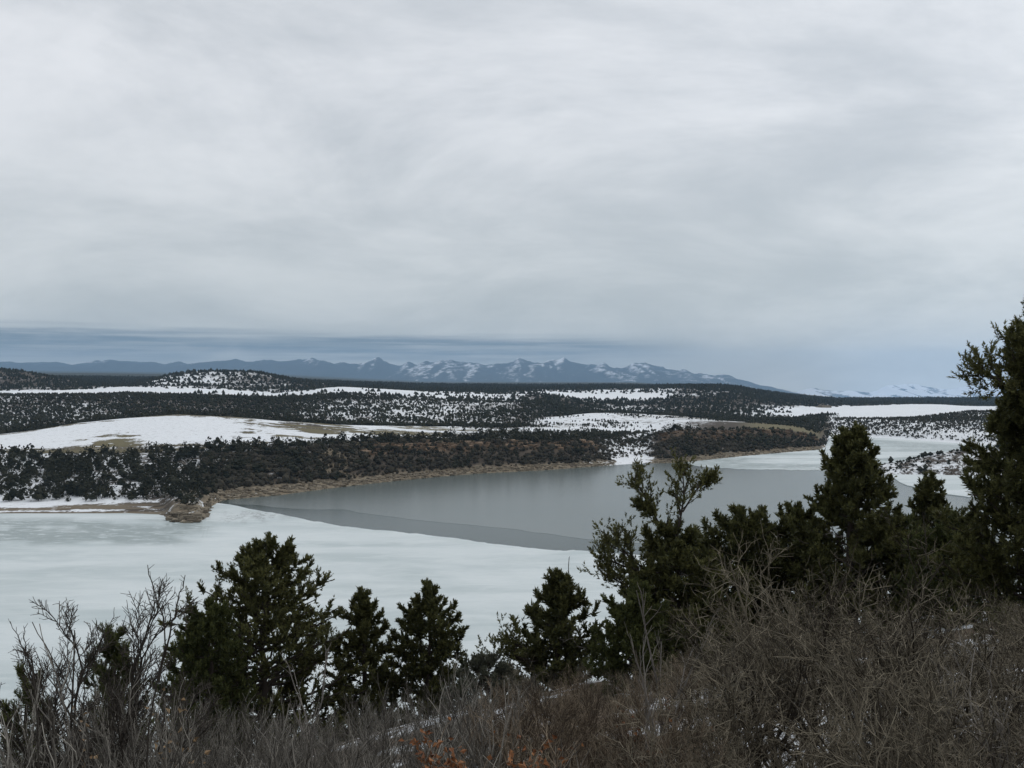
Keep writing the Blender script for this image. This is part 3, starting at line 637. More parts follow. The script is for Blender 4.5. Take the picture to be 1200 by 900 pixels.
merge_crowns('bank_brush', [blob_crown(1, 14, 450 + i, 0.6) for i in range(6)], cat_(0, A1[0][br]), cat_(1, A1[1][br]), cat_(2, A1[2][br]), np.concatenate([h1[br], rng.uniform(.8, 2.2, len(AX[0]))]), M_far_brush, 'dense brown leafless brush on the banks below the mesa rims', 'brush')
crown_me = [p.mesh('crown', M_far_tree) for p in protoA]
g = Geo(); pt = np.zeros((1, 4, 3)); pt[0, :, 2] = np.linspace(-0.1, 0.5, 4); pt[0, :, 0] = (0, .01, -.01, .02)
g.tubes(pt, np.array([[.035, .03, .024, .015]]), 5); trunk_me = g.mesh('trunk', M_far_trunk)
def zone_of(px, t_):
    w_ = 'low on' if t_ < 2.6 else ('halfway up' if t_ < 3.5 else ('near the top of' if t_ < 4.4 else 'set back above'))
    z_ = ('the snowy bank above the left beach' if px < 110 else 'the snowy bank just left of the rock point' if px < 195 else 'the bank behind the tan rock point' if px < 335 else
          'the bank beside the tan bare slope' if px < 470 else 'the brown bank under the rusty cliff' if px < 690 else 'the snowy ravine between the two mesas' if px < 772 else 'the second mesa beyond the ravine')
    return 'dark evergreen tree ' + w_ + ' ' + z_, 'trees ' + w_ + ' ' + z_
for i in solo:
    lab, grp = zone_of(A1[0][i], A1[3][i])
    e = link('evergreen_tree', None, label=lab, category='tree', group=grp)
    e.location = (wx(A1[0][i], A1[1][i]), A1[1][i], A1[2][i]); hh_ = float(h1[i]); w_ = hh_ * rng.uniform(0.85, 1.3)
    e.rotation_euler = (0, 0, rng.random() * 6.28); e.scale = (w_, w_, hh_)
    link('trunk', trunk_me, e); link('crown', crown_me[rng.integers(6)], e)
protoB = [blob_crown(1, 2, 400 + i, 0.46, True) for i in range(6)]
protoC = [blob_crown(1, 0, 500 + i, 0.58, 6) for i in range(6)]
protoD = [blob_crown(1, 4, 520 + i, 0.58, True) for i in range(6)]
A2 = scatter(600, 1050, 7.8)
h2 = (1.3 + 2.8 * rng.random(len(A2[0])) ** 1.2) * (0.45 + 0.6 * np.clip(A2[4], 0, 1)) * np.where((A2[0] > 970) & (A2[3] < 7), 0.7, 1.0)
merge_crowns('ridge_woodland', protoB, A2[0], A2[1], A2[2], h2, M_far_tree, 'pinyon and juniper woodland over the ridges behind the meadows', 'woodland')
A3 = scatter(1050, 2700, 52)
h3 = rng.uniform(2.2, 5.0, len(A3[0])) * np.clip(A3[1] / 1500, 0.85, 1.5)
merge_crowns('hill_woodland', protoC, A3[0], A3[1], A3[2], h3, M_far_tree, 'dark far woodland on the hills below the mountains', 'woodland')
AY = scatter(600, 1000, 4.2, 960, 1270); ky = AY[3] < 6.0; AY = [a[ky] for a in AY]
AZ_ = scatter(500, 760, 5.0, 688, 775); kz = AZ_[3] < 6.0; AZ_ = [a[kz] for a in AZ_]
jn = lambda i: np.concatenate([AY[i], AZ_[i]])
merge_crowns('slope_brush', protoD, jn(0), jn(1), jn(2), rng.uniform(.6, 1.9, len(jn(0))), M_far_brush, 'fine grey brush speckling the snowy slopes across the lake arm', 'brush')
AS = [np.concatenate(v) for v in zip(scatter(300, 1050, 22, -560, -70), scatter(600, 1050, 22, 1270, 1700), scatter(1050, 2400, 120, -560, -70), scatter(1050, 2400, 120, 1270, 1700))]
merge_crowns('outlying_woodland', protoC, AS[0], AS[1], AS[2], rng.uniform(2.2, 4.6, len(AS[0])), M_far_tree, 'woodland going on past both edges of the view', 'woodland')
# woodland on the spur
n = 6500; sx = rng.uniform(160, 455, n); sy = rng.uniform(425, 560, n)
def spur_h(x, y):
    ix = np.clip(((x - 150) / 310 * 155), 0, 154).astype(int); iy = np.clip(((y - 405) / 170 * 85), 0, 84).astype(int); return hh[iy, ix]
sz_ = spur_h(sx, sy); k_ = sz_ > 0.4
spx = sx[k_] * F / sy[k_] + 600
merge_crowns('spur_brush', protoD, spx, sy[k_], sz_[k_] - .1, rng.uniform(0.6, 1.2, k_.sum()) * rng.choice([1, 1.4, 3.0], k_.sum(), p=[.6, .3, .1]), M_far_tree, 'dark bushes dotted over the snowy spur', 'brush')

# ------------------------------------------------------------------ rocks on the shore and cliff
def rocks(name, n, px0, px1, t0, t1, s0, s1, mat, label, zlift=0.0):
    px = rng.uniform(px0, px1, n); tt = rng.uniform(t0, t1, n)
    d = np.array([np.interp(tt[i], TR, [np.interp(px[i], pxs, ctrl_d[r]) for r in range(NR)]) for i in range(n)])
    ok = ~((px > 722) & (px < 768)); px, d = px[ok], d[ok]; n = len(px)
    z = samp(Z, px, d) + zlift; s_ = rng.uniform(s0, s1, n) * rng.uniform(0.5, 1.0, n)
    cube = np.array([(-1,-1,-1),(1,-1,-1),(1,1,-1),(-1,1,-1),(-1,-1,1),(1,-1,1),(1,1,1),(-1,1,1)], float) * 0.5
    fq = np.array([(0,3,2,1),(4,5,6,7),(0,1,5,4),(1,2,6,5),(2,3,7,6),(3,0,4,7)])
    Vv = cube[None] * rng.uniform(0.55, 1.25, (n, 8, 3)) * s_[:, None, None] * np.array([1.5, 1.2, 0.8])
    a_ = rng.normal(0, 0.5, n); cs, sn = np.cos(a_)[:, None], np.sin(a_)[:, None]
    Vv = np.stack([Vv[..., 0] * cs - Vv[..., 1] * sn, Vv[..., 0] * sn + Vv[..., 1] * cs, Vv[..., 2]], -1)
    Vv += np.stack([wx(px, d), d, z], -1)[:, None, :]
    f = (fq[None] + np.arange(n)[:, None, None] * 8).reshape(-1, 4)
    link(name, mesh_np(name, Vv, [f], mat, dict(tint=np.repeat(rng.uniform(0, 1, n), 8))), kind='stuff', label=label, category='rocks')
rocks('shore_rocks', 2200, 205, 962, 1.02, 2.1, 0.4, 1.5, M_rock, 'tan broken rocks along the drawn down shoreline')
rocks('cliff_rocks', 420, 425, 700, 3.05, 4.1, 0.9, 3.4, M_rockrust, 'rusty sandstone blocks of the low cliff under the mesa rim')
rocks('rim_rocks', 260, 775, 955, 3.05, 4.1, 0.9, 3.2, M_rockrust, 'brown sandstone blocks below the rim of the second mesa')
rocks('point_rocks', 150, 199, 244, 0.95, 1.5, 0.8, 2.4, M_rock, 'layered dark ledges at the tip of the tan rock point')
# rock outcrop in the far white field
e = link('rock_outcrop', None, label='small reddish rock outcrop at the back of the far white field', category='rock')
ox, od = wx(965, 1380), 1380.0; oz = float(samp(Z, np.array([965.0]), np.array([od]))[0]); e.location = (ox, od, oz)
for i in range(7):
    g = Geo(); cube = np.array([(-1,-1,-.2),(1,-1,-.2),(1,1,-.2),(-1,1,-.2),(-.8,-.8,1),(.8,-.8,1),(.8,.8,1),(-.8,.8,1)], float)
    Vv = cube * rng.uniform(.8, 1.2, (8, 3)) * np.array([2.6, 2.4, rng.uniform(1.8, 4.2)]) + np.array([-7.5 + 2.5 * i, rng.normal(0, 1.5), 0])
    g.add(Vv, np.array([(0,3,2,1),(4,5,6,7),(0,1,5,4),(1,2,6,5),(2,3,7,6),(3,0,4,7)]), 0.6)
    link('boulder', g.mesh('boulder', M_rock), e)

# ------------------------------------------------------------------ near pines
def make_tree(name, label, px, d, top_py, env, nprim=48, base_h=0.12, nsec=6, nter=6, lean=(0, 0), seed=1, mat=None, tl=0.095, nl=0.055, nn=10, w=0.028,
              limbs=(), rise=0.45, group=None, base_drop=0.1, crook=0.03, rtrunk=0.02, dead=0, cat='tree', up=0.35):
    global rng
    keep_rng = rng; rng = np.random.default_rng(seed)
    mat = mat or M_needles; nprim = int(nprim * 1.75); nter += 1
    x0, y0 = wx(px, d), d; z0 = float(ground(x0, y0)) - base_drop; Ht = wz(top_py, d) - z0
    root = link(name, None, label=label, category=cat, group=group); root.location = (x0, y0, z0)
    k = 12; u = np.linspace(0, 1, k); tp = np.zeros((1, k, 3))
    wob = np.cumsum(rng.normal(0, crook * Ht / 3, (k, 2)), 0) * u[:, None] ** 0.5
    tp[0, :, 0] = lean[0] * u ** 1.3 + wob[:, 0]; tp[0, :, 1] = lean[1] * u + wob[:, 1]; tp[0, :, 2] = u * Ht * 0.95
    tr_ = (rtrunk * Ht * (1 - u) ** 0.8 + 0.008)[None]; tr_[0, 0] *= 1.25
    g = Geo(); g.tubes(tp, tr_, 8, 0.35); link('trunk', g.mesh('trunk', M_bark, True), root)
    ev = np.array(env, float); ev[:, 1] *= 1.16
    hs = base_h + (0.985 - base_h) * (np.arange(nprim) + rng.random(nprim)) / nprim
    azs = np.arange(nprim) * 2.39996 + rng.normal(0, 0.5, nprim)
    er = np.interp(hs, ev[:, 0], ev[:, 1])
    er = er * (1.0 + 0.28 * (vnoise(azs * 0.9 + seed, hs * 5 + seed, seed) - 0.5)) * rng.uniform(0.76, 1.04, nprim)
    kk = 7; v = np.linspace(0, 1, kk)
    tstart = np.clip(hs - rise * er / Ht * 0.75, base_h * 0.6, 0.96)
    ps, _ = along(tp, tstart[None, :]); ps = ps[0]
    pe, _ = along(tp, np.clip(hs, 0, 0.999)[None, :]); pe = pe[0].copy(); pe[:, 2] = hs * Ht
    pe[:, 0] += er * np.cos(azs); pe[:, 1] += er * np.sin(azs)
    mid = (ps + pe) / 2; mid[:, 2] -= 0.10 * er
    PB = ((1 - v) ** 2)[None, :, None] * ps[:, None] + (2 * v * (1 - v))[None, :, None] * mid[:, None] + (v ** 2)[None, :, None] * pe[:, None]
    PB[:, 1:-1] += rng.normal(0, 0.03, (nprim, kk - 2, 3)) * np.maximum(er, .2)[:, None, None]
    for L in limbs:                                  # explicit limbs given as px,py,depth offsets
        a = np.array([((wx(q[0], d + q[2]) - x0), q[2], wz(q[1], d + q[2]) - z0) for q in L])
        q = np.linspace(0, 1, len(a)); PB = np.concatenate([PB, np.stack([np.interp(v, q, a[:, i]) for i in range(3)], 1)[None]])
    nl_ = len(limbs); nb = len(PB)
    Lp = np.linalg.norm(np.diff(PB, axis=1), axis=2).sum(1)
    rb = np.maximum(0.016 * Lp + 0.004, 0.006)
    RB = rb[:, None] * np.linspace(1, 0.35, kk)[None]
    S, RS = kids(PB, RB, nsec, 0.18, 1.0, np.clip(0.40 * Lp, 0.14, 0.7), (52, 14), up * 0.6, 0.18, 4, 0.55, 0.0035, lenfall=0.55)
    per_s = np.repeat(np.arange(nb), nsec)
    if nl_:                                          # fuller ends on the drawn limbs
        Se, Re = kids(PB[-nl_:], RB[-nl_:], 14, 0.35, 1.0, np.clip(0.42 * Lp[-nl_:], 0.22, 0.50), (50, 16), up * 0.6, 0.18, 4, 0.6, 0.0035, lenfall=0.2)
        S = np.concatenate([S, Se]); RS = np.concatenate([RS, Re]); per_s = np.concatenate([per_s, np.repeat(np.arange(nb - nl_, nb), 14)])
    Ls = np.linalg.norm(np.diff(S, axis=1), axis=2).sum(1)
    Tt, RT = kids(S, RS, nter, 0.25, 1.0, np.clip(0.5 * Ls, 0.10, 0.26), (45, 16), up, 0.18, 3, 0.6, 0.0024, lenfall=0.35)
    gcr = Geo()
    def put(P, frac, ti, nq=1.0):
        p, tg = along(P, np.full((len(P), 1), frac)); p, tg = p[:, 0], tg[:, 0]
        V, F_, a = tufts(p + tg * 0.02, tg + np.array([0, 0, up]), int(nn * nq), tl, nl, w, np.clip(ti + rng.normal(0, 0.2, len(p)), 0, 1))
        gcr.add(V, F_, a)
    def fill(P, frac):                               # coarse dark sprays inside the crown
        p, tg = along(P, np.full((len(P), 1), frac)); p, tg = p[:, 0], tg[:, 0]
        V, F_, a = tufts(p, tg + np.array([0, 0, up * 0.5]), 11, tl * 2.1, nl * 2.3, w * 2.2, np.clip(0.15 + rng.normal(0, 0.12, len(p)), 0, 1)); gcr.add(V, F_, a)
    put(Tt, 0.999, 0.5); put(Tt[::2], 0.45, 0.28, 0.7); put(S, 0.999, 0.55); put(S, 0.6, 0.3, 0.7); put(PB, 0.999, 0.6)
    if mat is not M_greygreen:
        ns_ = (nb - nl_) * nsec
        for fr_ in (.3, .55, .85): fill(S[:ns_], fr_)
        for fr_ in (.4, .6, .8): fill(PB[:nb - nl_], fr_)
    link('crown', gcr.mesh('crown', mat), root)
    per_t = np.repeat(per_s, nter)
    for i in range(nb):
        g = Geo(); g.tubes(PB[i:i + 1], RB[i:i + 1], 5, 0.35); g.tubes(S[per_s == i], RS[per_s == i], 3, 0.4); g.tubes(Tt[per_t == i][::4], RT[per_t == i][::4], 3, 0.45)
        link('limb', g.mesh('limb', M_bark), root)
    if dead:
        hs = rng.uniform(base_h, 0.75, dead); ps, _ = along(tp, hs[None, :]); ps = ps[0]; az_ = rng.random(dead) * 6.28
        for i in range(dead):
            Ld = np.interp(hs[i], ev[:, 0], ev[:, 1]) * rng.uniform(0.6, 1.0)
            dd = np.array([np.cos(az_[i]), np.sin(az_[i]) * 0.6 - 0.4, rng.uniform(-0.1, 0.5)])
            pp = ps[i][None, None] + np.linspace(0, 1, 6)[None, :, None] * norm(dd)[None, None] * Ld + rng.normal(0, .025, (1, 6, 3))
            rr = np.linspace(.012, .004, 6)[None]
            S2, R2_ = kids(pp, rr, 6, .3, 1, Ld * .35, (45, 15), .1, .2, 4, .6, .003); S3, R3 = kids(S2, R2_, 4, .2, 1, Ld * .12, (45, 15), .1, .2, 3, .6, .002)
            g = Geo(); g.tubes(pp, rr, 5, .6); g.tubes(S2, R2_, 3, .6); g.tubes(S3, R3, 3, .6)
            link('dead_branch', g.mesh('dead_branch', M_deadwood), root)
    rng = keep_rng
    return root
ROUND = lambda r: [(0, .7 * r), (.12, .95 * r), (.3, 1.04 * r), (.55, 1.0 * r), (.75, .80 * r), (.9, .50 * r), (.97, .26 * r), (1, .1 * r)]
CONE = lambda r: [(0, .6 * r), (.15, .95 * r), (.35, 1.0 * r), (.6, .72 * r), (.8, .45 * r), (.92, .25 * r), (1, .05 * r)]
make_tree('pinyon_pine', 'large rounded pinyon pine rising in front of the white ice', 312, 24, 628, [(0, 1.4), (.12, 1.9), (.3, 2.1), (.5, 2.0), (.65, 1.72), (.8, 1.25), (.9, .78), (.96, .42), (1, .1)], 70, .06, 6, 6, seed=21, dead=3)
make_tree('juniper_tree', 'dark green juniper tucked against the front of the large rounded pine', 243, 22, 700, ROUND(0.98), 40, .04, 6, 6, seed=22, mat=M_juniper, up=.6, tl=.10, nl=.045, nn=12, w=.025)
make_tree('pinyon_pine', 'small pine squeezed between the large rounded pine and a slender pine', 424, 25.5, 688, [(0,.9),(.2,1.05),(.5,.95),(.75,.62),(.9,.35),(1,.05)], 40, .05, 5, 5, seed=23)
make_tree('pinyon_pine', 'slender upright pinyon pine standing right of the large rounded one', 499, 25.5, 680, [(0,.8),(.15,1.0),(.4,1.02),(.62,.9),(.8,.68),(.93,.36),(1,.05)], 46, .05, 5, 6, seed=24)
make_tree('pinyon_pine', 'small loose pine with a dead spike at its tip near the ice edge', 650, 22, 668, [(0,.8),(.15,1.02),(.35,1.0),(.55,.85),(.75,.6),(.9,.34),(1,.05)], 36, .05, 5, 5, seed=25, dead=2,
          limbs=[[(650,770,0),(625,775,-.2),(600,768,-.3),(578,768,-.3)], [(650,760,0),(610,758,-.2),(590,748,-.3)]])
make_tree('pinyon_pine', 'gnarled open crowned pine with crooked limbs reaching over the water', 790, 20, 610, [(0,.9),(.2,1.1),(.5,1.1),(.75,.85),(.92,.5),(1,.1)], 44, .06, 6, 6, seed=26, dead=6, crook=.05,
          limbs=[[(790,640,0),(797,610,-.1),(802,580,-.1),(800,552,-.1)], [(800,600,0),(812,580,.1),(822,566,.1),(832,560,.1)], [(785,640,0),(770,610,-.2),(755,580,-.3),(742,560,-.3)],
                 [(775,620,-.2),(765,605,-.3),(752,592,-.3)], [(790,690,0),(755,672,-.3),(722,660,-.4),(702,652,-.4)], [(770,680,-.2),(735,650,-.4),(720,632,-.4)], [(785,700,0),(740,690,-.4),(708,672,-.4)]])
make_tree('juniper_tree', 'low dark juniper under the crooked limbs of the gnarled pine', 742, 18.5, 682, ROUND(0.72), 34, .03, 5, 6, seed=27, mat=M_juniper, up=.5, tl=.10, nl=.045, nn=12, w=.025)
make_tree('pinyon_pine', 'bushy flat topped pine to the right of the gnarled pine', 858, 22.5, 590, [(0,1.0),(.2,1.25),(.5,1.25),(.75,1.1),(.9,.82),(1,.3)], 52, .05, 6, 6, seed=28)
make_tree('pinyon_pine', 'mid sized bushy pine filling the gap left of the tall pointed pine', 934, 22.5, 588, [(0,1.0),(.2,1.2),(.5,1.15),(.75,.9),(.9,.6),(1,.12)], 48, .05, 6, 5, seed=29)
make_tree('pinyon_pine', 'tall pointed pine standing against the frozen arm of the lake', 1000, 21, 496, [(0,.9),(.2,1.15),(.4,1.15),(.55,.95),(.66,.70),(.78,.62),(.9,.42),(1,.06)], 58, .08, 6, 6, seed=30, dead=2)
make_tree('pinyon_pine', 'small thin topped pine between the tall pointed pine and the edge pine', 1078, 24, 553, [(0,.9),(.25,.95),(.5,.75),(.7,.48),(.9,.3),(1,.05)], 36, .05, 5, 5, seed=31, dead=2)
make_tree('juniper_tree', 'squat juniper at the foot of the thin topped pine', 1052, 21.5, 600, ROUND(0.85), 34, .03, 5, 6, seed=32, mat=M_juniper, up=.45, tl=.10, nl=.045, nn=12, w=.025)
make_tree('pinyon_pine', 'big pine cut off by the right edge of the picture', 1217, 14.5, 345, [(0,.8),(.1,1.05),(.25,1.15),(.45,.98),(.6,.74),(.75,.50),(.88,.30),(1,.05)], 74, .06, 7, 6, seed=33, tl=.125, nl=.052, w=.019, nn=15, dead=4,
          limbs=[[(1205,480,0),(1180,452,-.2),(1162,440,-.3),(1149,430,-.3)], [(1208,450,0),(1190,425,-.1),(1180,398,-.2)]])
make_tree('juniper_tree', 'rounded juniper wedged behind the bushy pines right of centre', 897, 25, 612, ROUND(1.0), 34, .03, 5, 5, seed=37, mat=M_juniper, up=.45, tl=.10, nl=.045, nn=11, w=.027)
make_tree('juniper_tree', 'spreading dark juniper beneath the left branches of the edge pine', 1118, 19, 600, ROUND(0.8), 34, .03, 5, 5, seed=38, mat=M_juniper, up=.45, tl=.10, nl=.045, nn=11, w=.027)
make_tree('juniper_tree', 'tiny juniper poking out of the brush at the left edge', 26, 13, 782, ROUND(0.36), 18, .03, 4, 5, seed=34, mat=M_juniper, up=.7, tl=.08, nl=.035, nn=18, w=.010)
make_tree('juniper_tree', 'small juniper half hidden by dark spiky shrubs at left', 130, 14, 732, [(0,.45),(.3,.52),(.6,.44),(.85,.26),(1,.06)], 30, .03, 5, 5, seed=35, mat=M_juniper, up=.7, tl=.08, nl=.035, nn=18, w=.010)
make_tree('mahogany_bush', 'grey green leafy bush between the slender pine and the spiked pine', 572, 20, 770, ROUND(0.62), 26, .03, 5, 5, seed=36, mat=M_greygreen, up=.5, tl=.07, nl=.05, nn=14, w=.022, cat='bush')

# ------------------------------------------------------------------ bare shrubs: a pool of stems, every shrub a set of stems
def gen_stem(kind, seed):
    global rng
    keep = rng; rng = np.random.default_rng(seed)
    g = Geo(); k = 9; u = np.linspace(0, 1, k)
    prm = dict(grey=(1.0, .22, 11, 24, .36, 5, .16, 0, 0, .0065), dark=(1.0, .16, 11, 34, .30, 7, .10, 6, .04, .010), dome=(1.0, .38, 9, 42, .44, 6, .22, 3, .08, .014),
               arch=(1.0, .75, 5, 26, .32, 3, .14, 0, 0, .009), whip=(1.0, .16, 4, 20, .30, 3, .12, 0, 0, .010), red=(1.0, .25, 10, 30, .36, 6, .16, 3, .05, .008))[kind]
    Hs, ln, n1_, a1, l1, n2_, l2, n3_, l3, r0 = prm
    az_ = rng.random() * 6.28
    P0 = np.zeros((1, k, 3)); wob = np.cumsum(rng.normal(0, .018, (k, 2)), 0)
    bend = u ** (1.7 if kind == 'arch' else 1.2)
    P0[0, :, 0] = ln * bend * np.cos(az_) * rng.uniform(.5, 1.3) + wob[:, 0]; P0[0, :, 1] = ln * bend * np.sin(az_) * rng.uniform(.5, 1.3) + wob[:, 1]
    P0[0, :, 2] = u * Hs * rng.uniform(.85, 1.1) - (.12 * u ** 3 if kind == 'arch' else 0)
    R0 = (r0 * (1 - .78 * u))[None]
    g.tubes(P0, R0, 5, .08)
    upb = .25 if kind != 'dome' else .12
    P1, R1 = kids(P0, R0, n1_, .18, .98, l1, (a1, 10), upb, .12, 6, .6, .0026, lenfall=.55); g.tubes(P1, R1, 4, .6 * rng.random(len(P1)) ** 2)
    P2, R2_ = kids(P1, R1, n2_, .2, 1.0, l2, (a1 + 4, 12), upb * .8, .14, 5, .62, .0019, lenfall=.4); g.tubes(P2, R2_, 3, 1.1 * rng.random(len(P2)) ** 1.8)
    tips = P2
    if n3_:
        P3, R3 = kids(P2, R2_, n3_, .15, 1.0, l3, (a1 + 10, 14), .1, .16, 3, .7, .0015, lenfall=.3); g.tubes(P3, R3, 3, .15 + 1.1 * rng.random(len(P3)) ** 1.6); tips = P3
    rng = keep
    return g, tips
POOL = {}
KM = dict(grey=M_grey, dark=M_dark, dome=M_brown, arch=M_pale, whip=M_pale, red=M_red)
for kd, cnt in (('grey', 12), ('dark', 8), ('dome', 12), ('arch', 8), ('whip', 6), ('red', 8)):
    POOL[kd] = []
    for i in range(cnt):
        g, tips = gen_stem(kd, 1000 + 37 * i + len(kd) * 211)
        POOL[kd].append((g.mesh('stem', KM[kd]), tips))
def leaves_mesh(pts, size, mat):
    n = len(pts); a_ = norm(rng.normal(size=(n, 3))) ; b_ = norm(np.cross(a_, rng.normal(size=(n, 3)))); s_ = size * rng.uniform(.6, 1.3, (n, 1))
    c = norm(np.cross(a_, b_)) * s_ * .25
    q = np.stack([pts, pts + a_ * s_ * .45 + b_ * s_ * .34 + c, pts + a_ * s_, pts + a_ * s_ * .5 - b_ * s_ * .34 + c], 1).reshape(-1, 3)
    i = np.arange(n)[:, None] * 4
    return mesh_np('dead_leaves', q, [i + np.array([[0, 1, 2]]), i + np.array([[0, 2, 3]])], mat, dict(tint=np.repeat(rng.random(n), 4)))
def shrub(name, label, group, px, d, kind, height, nst, spread=.12, tilt=.25, leaf=0, lmat=None, lsize=.045, cat='shrub', lean=0.0):
    x, y = wx(px, d), d; z = float(ground(x, y)) - .04
    root = link(name, None, label=label, category=cat, group=group); root.location = (x, y, z); root.rotation_euler = (0, 0, 0)
    lp = []
    for i in range(nst):
        me, tips = POOL[kind][rng.integers(len(POOL[kind]))]
        o = link('stem', me, root); a_ = rng.random() * 6.28; rr = spread * math.sqrt(rng.random()) * height
        o.location = (rr * math.cos(a_), rr * math.sin(a_), 0); ti = rng.normal(tilt, .12)
        s_ = height * rng.uniform(.72, 1.08)
        o.rotation_euler = (-ti * math.sin(a_), ti * math.cos(a_) + lean, rng.random() * 6.28); o.scale = (s_, s_, s_)
        if leaf:
            q = tips.reshape(-1, 3)[rng.integers(0, tips.shape[0] * tips.shape[1], leaf)]
            M_ = np.array(o.rotation_euler.to_matrix()); lp.append((q * s_) @ M_.T + np.array(o.location))
    if lp:
        pts = np.concatenate(lp)
        if lmat is M_leaf:                            # leaves hang on in clumps
            cc = pts[rng.integers(0, len(pts), max(6, len(pts) // 40))]
            dmin = np.min(np.linalg.norm(pts[:, None] - cc[None], axis=2), 1); pts = pts[dmin < .11]
        link('dead_leaves', leaves_mesh(pts, lsize, lmat or M_leaf), root)
    return root
def thicket(n, px0, px1, d0, d1, kind, h0, h1_, n0, n1_, label, group, name='bare_shrub', seed=0, leaf=0, lmat=None, mind=.55, tilt=.25, cap=None):
    global rng
    rng = np.random.default_rng(5000 + seed); pts = []; tries = 0
    while len(pts) < n and tries < n * 40:
        tries += 1
        d = math.sqrt(rng.uniform(d0 * d0, d1 * d1)); px = rng.uniform(px0, px1); x = wx(px, d)
        if all((x - a) ** 2 + (d - b_) ** 2 > mind ** 2 for a, b_ in pts):
            pts.append((x, d)); h = rng.uniform(h0, h1_)
            if cap:                                    # keep the thicket's crest below the line of sight seen in the picture
                lim = wz(np.interp(px, [c_[0] for c_ in cap], [c_[1] for c_ in cap]) + abs(rng.normal(0, 34)), d) - float(ground(x, d))
                h = min(h, lim / 1.22)
                if h < .22: continue
            row_ = 'front row' if d < d0 + (d1 - d0) * .33 else ('middle row' if d < d0 + (d1 - d0) * .66 else 'back row')
            shrub(name, label.format(row_), group + ', ' + row_, px, d, kind, h, int(rng.integers(n0, n1_ + 1)), leaf=leaf, lmat=lmat, tilt=tilt)
CAP = [(-100, 770), (0, 775), (60, 760), (150, 772), (240, 798), (330, 800), (420, 792), (540, 782), (600, 766), (660, 760), (720, 762), (800, 755), (850, 725), (920, 705), (1060, 708), (1130, 696), (1300, 682)]
thicket(58, -60, 330, 4.2, 12, 'grey', 1.0, 1.8, 5, 9, 'leafless grey twiggy shrub, {} of the thicket at lower left', 'grey shrubs at lower left', 'grey_shrub', 1, cap=CAP, mind=.5)
thicket(46, 330, 575, 4.2, 13, 'grey', .9, 1.6, 5, 9, 'leafless grey fan shaped shrub, {} below the slender pine', 'grey shrubs below the slender pine', 'grey_shrub', 2, cap=CAP, mind=.5)
thicket(44, 575, 815, 4.6, 13.5, 'red', .7, 1.4, 5, 8, 'reddish brown leafless shrub, {} of the brush at centre', 'reddish shrubs in the middle', 'reddish_shrub', 3, cap=CAP, mind=.5)
thicket(13, 800, 1060, 4.5, 7.4, 'dome', .6, 1.1, 5, 8, 'dense brown twiggy shrub, {} before the big domed shrub', 'brown shrubs in front of the domed shrub', 'brown_shrub', 4, cap=[(800, 800), (1060, 770)], mind=.55)
thicket(18, 800, 1080, 8.8, 13.5, 'dome', .6, 1.2, 5, 8, 'dense brown shrub, {} behind the big domed shrub', 'brown shrubs behind the domed shrub', 'brown_shrub', 8, cap=CAP, mind=.7)
thicket(36, 1050, 1290, 4.2, 12, 'dome', .7, 1.4, 5, 8, 'dense brown leafless shrub, {} on the slope below the edge pine', 'brown shrubs below the edge pine', 'brown_shrub', 5, cap=CAP, mind=.6)
thicket(100, -60, 640, 13.2, 22, 'grey', .8, 1.7, 4, 6, 'low grey shrub, {} at the feet of the left pines', 'low shrubs at the feet of the left pines', 'grey_shrub', 6, mind=.7, cap=[(c_[0], c_[1] + 10) for c_ in CAP])
thicket(62, 600, 1050, 13.2, 21, 'dome', .7, 1.4, 4, 6, 'low brown shrub, {} at the feet of the right pines', 'low shrubs at the feet of the right pines', 'brown_shrub', 7, mind=.7, cap=CAP)
rng = np.random.default_rng(77)
shrub('domed_shrub', 'big domed brown shrub with hundreds of pale tipped twigs', None, 950, 8.2, 'dome', 1.62, 24, .24, .42)
shrub('domed_shrub', 'tall brown shrub with a dark forked base right of the big dome', None, 1085, 6.6, 'dome', 1.25, 14, .16, .38)
shrub('domed_shrub', 'low spreading brown shrub with dark stems left of the big dome', None, 760, 5.6, 'dome', 1.05, 12, .16, .38)
shrub('domed_shrub', 'brown shrub with pale bent twigs leaning left from the big dome', None, 868, 7.4, 'dome', 1.3, 14, .15, .4)
shrub('dark_shrub', 'tallest dark spiky shrub at left with two forked peaks', None, 84, 8.6, 'dark', 2.45, 9, .07, .05)
shrub('dark_shrub', 'broad dark spiky shrub leaning in front of the small juniper', None, 160, 8.4, 'dark', 1.8, 6, .14, .2, lean=.06)
shrub('dark_shrub', 'thin dark shrub with a few bare whips at the left edge', None, 22, 7.6, 'dark', 1.75, 4, .1, .14)
shrub('oak_shrub', 'scrub oak holding the brightest clump of rust orange leaves', None, 530, 4.0, 'red', 1.17, 9, .06, .06, leaf=420, lsize=.030)
shrub('oak_shrub', 'low scrub oak with orange leaves at the very bottom of the picture', None, 500, 3.9, 'red', 1.1, 7, .06, .06, leaf=420, lsize=.028)
shrub('oak_shrub', 'scrub oak with a thin tuft of orange leaves beside bare stems', None, 570, 4.3, 'red', 1.24, 7, .06, .08, leaf=170, lsize=.028)
shrub('oak_shrub', 'sparse scrub oak with a few orange leaves below the gnarled pine', None, 770, 8.0, 'red', .95, 7, .12, .25, leaf=12)
shrub('tan_leaf_shrub', 'shrub with a few dry tan leaves below the dark juniper', None, 200, 7.0, 'grey', 1.5, 6, .1, .15, leaf=22, lmat=M_leaf_tan)
shrub('tan_leaf_shrub', 'low shrub with pale tan leaves at bottom left', None, 275, 5.2, 'grey', .95, 6, .1, .2, leaf=14, lmat=M_leaf_tan)
shrub('pale_sapling', 'cluster of thin pale upright stems before the gnarled pine', None, 772, 9.5, 'whip', 1.75, 7, .08, .12)
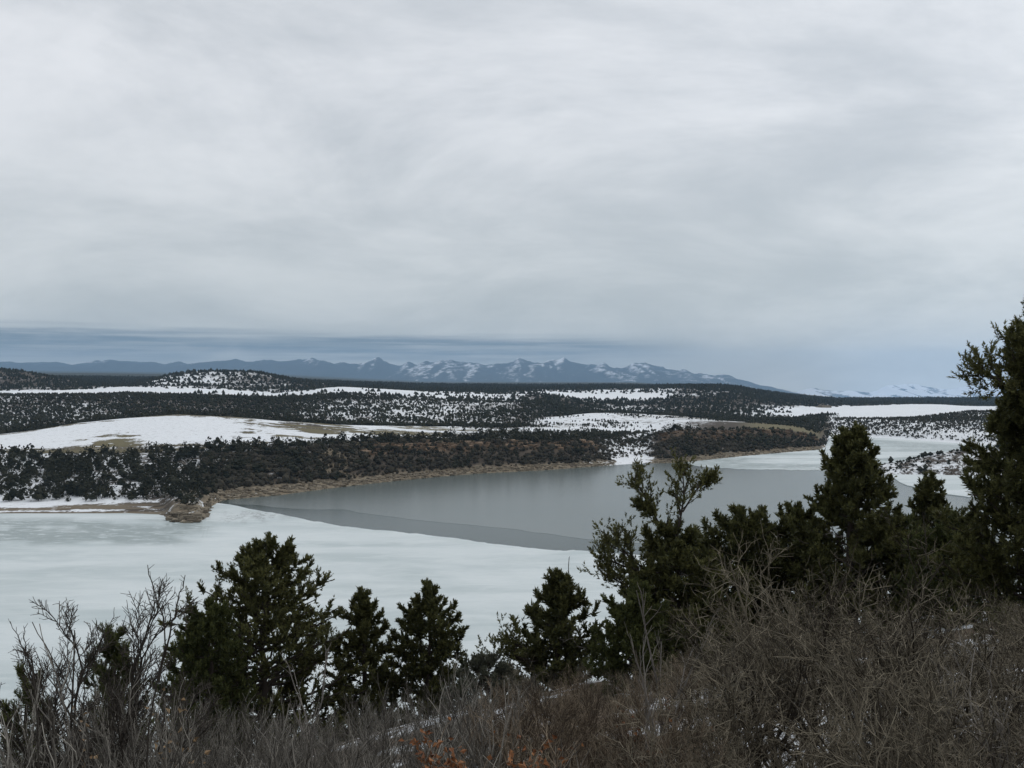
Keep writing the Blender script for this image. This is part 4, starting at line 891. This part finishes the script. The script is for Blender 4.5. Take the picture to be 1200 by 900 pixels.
shrub('pale_sapling', 'long pale stems arching across the brush at right', None, 1130, 5.6, 'arch', 1.0, 8, .2, .35, lean=-.35)
shrub('pale_sapling', 'pale straggling stems hanging at the right edge of the brush', None, 1210, 5.2, 'arch', 1.05, 8, .2, .3, lean=-.4)
shrub('pale_sapling', 'pale leaning whips standing in front of the large rounded pine', None, 372, 9.0, 'whip', 1.7, 5, .08, .1, lean=.2)
# single bare saplings drawn stem by stem
def sapling(name, label, d, stems, r0, mat):
    b0 = stems[0][0]; x, y = wx(b0[0], d), d; z = float(ground(x, y)) - .05
    root = link(name, None, label=label, category='sapling'); root.location = (x, y, z)
    for s_ in stems:
        a = np.array([(wx(q[0], d) - x, (q[2] if len(q) > 2 else 0), wz(q[1], d) - z) for q in s_])
        if s_ is stems[0]: a[0] = (0, 0, 0)
        q = np.linspace(0, 1, len(a)); v = np.linspace(0, 1, 12)
        Pp = np.stack([np.interp(v, q, a[:, i]) for i in range(3)], 1)[None]; Pp[:, 1:-1] += rng.normal(0, .006, (1, 10, 3))
        Rr = (r0 * np.linspace(1, .35, 12))[None]
        S2, R2_ = kids(Pp, Rr, 14, .25, 1, .05, (50, 15), .2, .1, 3, .6, .002, lenfall=.2)
        g = Geo(); g.tubes(Pp, Rr, 6, .3); g.tubes(S2, R2_, 4, .3); link('stem', g.mesh('stem', mat), root)
sapling('bare_sapling', 'tall dark forked sapling whose bare tips stand out against the ice', 5.6,
        [[(160, 1000), (172, 860), (192, 760), (194, 735), (184, 700), (176, 680), (173, 662)], [(186, 800), (200, 735), (210, 700), (217, 674)], [(205, 722), (214, 712), (218, 738)]], .0062, M_dark)
sapling('bare_sapling', 'single dark bare whip rising past the white ice at far left', 6.2,
        [[(44, 1000), (44, 850), (38, 790), (26, 750), (12, 728)], [(40, 800), (30, 770), (28, 735)]], .005, M_dark)
sapling('dead_spike', 'bare dead spike sticking up behind the spiked pine', 22.3, [[(664, 790), (663, 720), (665, 690), (667, 653)]], .022, M_dark)
# low dry undergrowth
rng = np.random.default_rng(91)
n = 6500; d = np.sqrt(rng.uniform(3.2 ** 2, 20 ** 2, n)); px = rng.uniform(-120, 1320, n); x = wx(px, d)
base = np.stack([x, d, ground(x, d) - .02], 1); hgt = rng.uniform(.12, .5, n) * np.where(fbm(x / 1.3, d / 1.3, 7, 3) > .45, 1, .5)
dv = norm(np.stack([rng.normal(0, .4, n), rng.normal(0, .4, n), np.ones(n)], 1)); k = 3
Pp = base[:, None] + np.linspace(0, 1, k)[None, :, None] * (dv * hgt[:, None])[:, None]; Pp[:, 1:] += rng.normal(0, .02, (n, k - 1, 3))
Rr = np.broadcast_to(np.linspace(.0022, .0009, k), (n, k)).copy()
g = Geo(); g.tubes(Pp, Rr, 3, rng.random(n))
link('dry_undergrowth', g.mesh('dry_undergrowth', M_brown), kind='stuff', label='dry grass stalks and twigs over the near hillside', category='undergrowth')
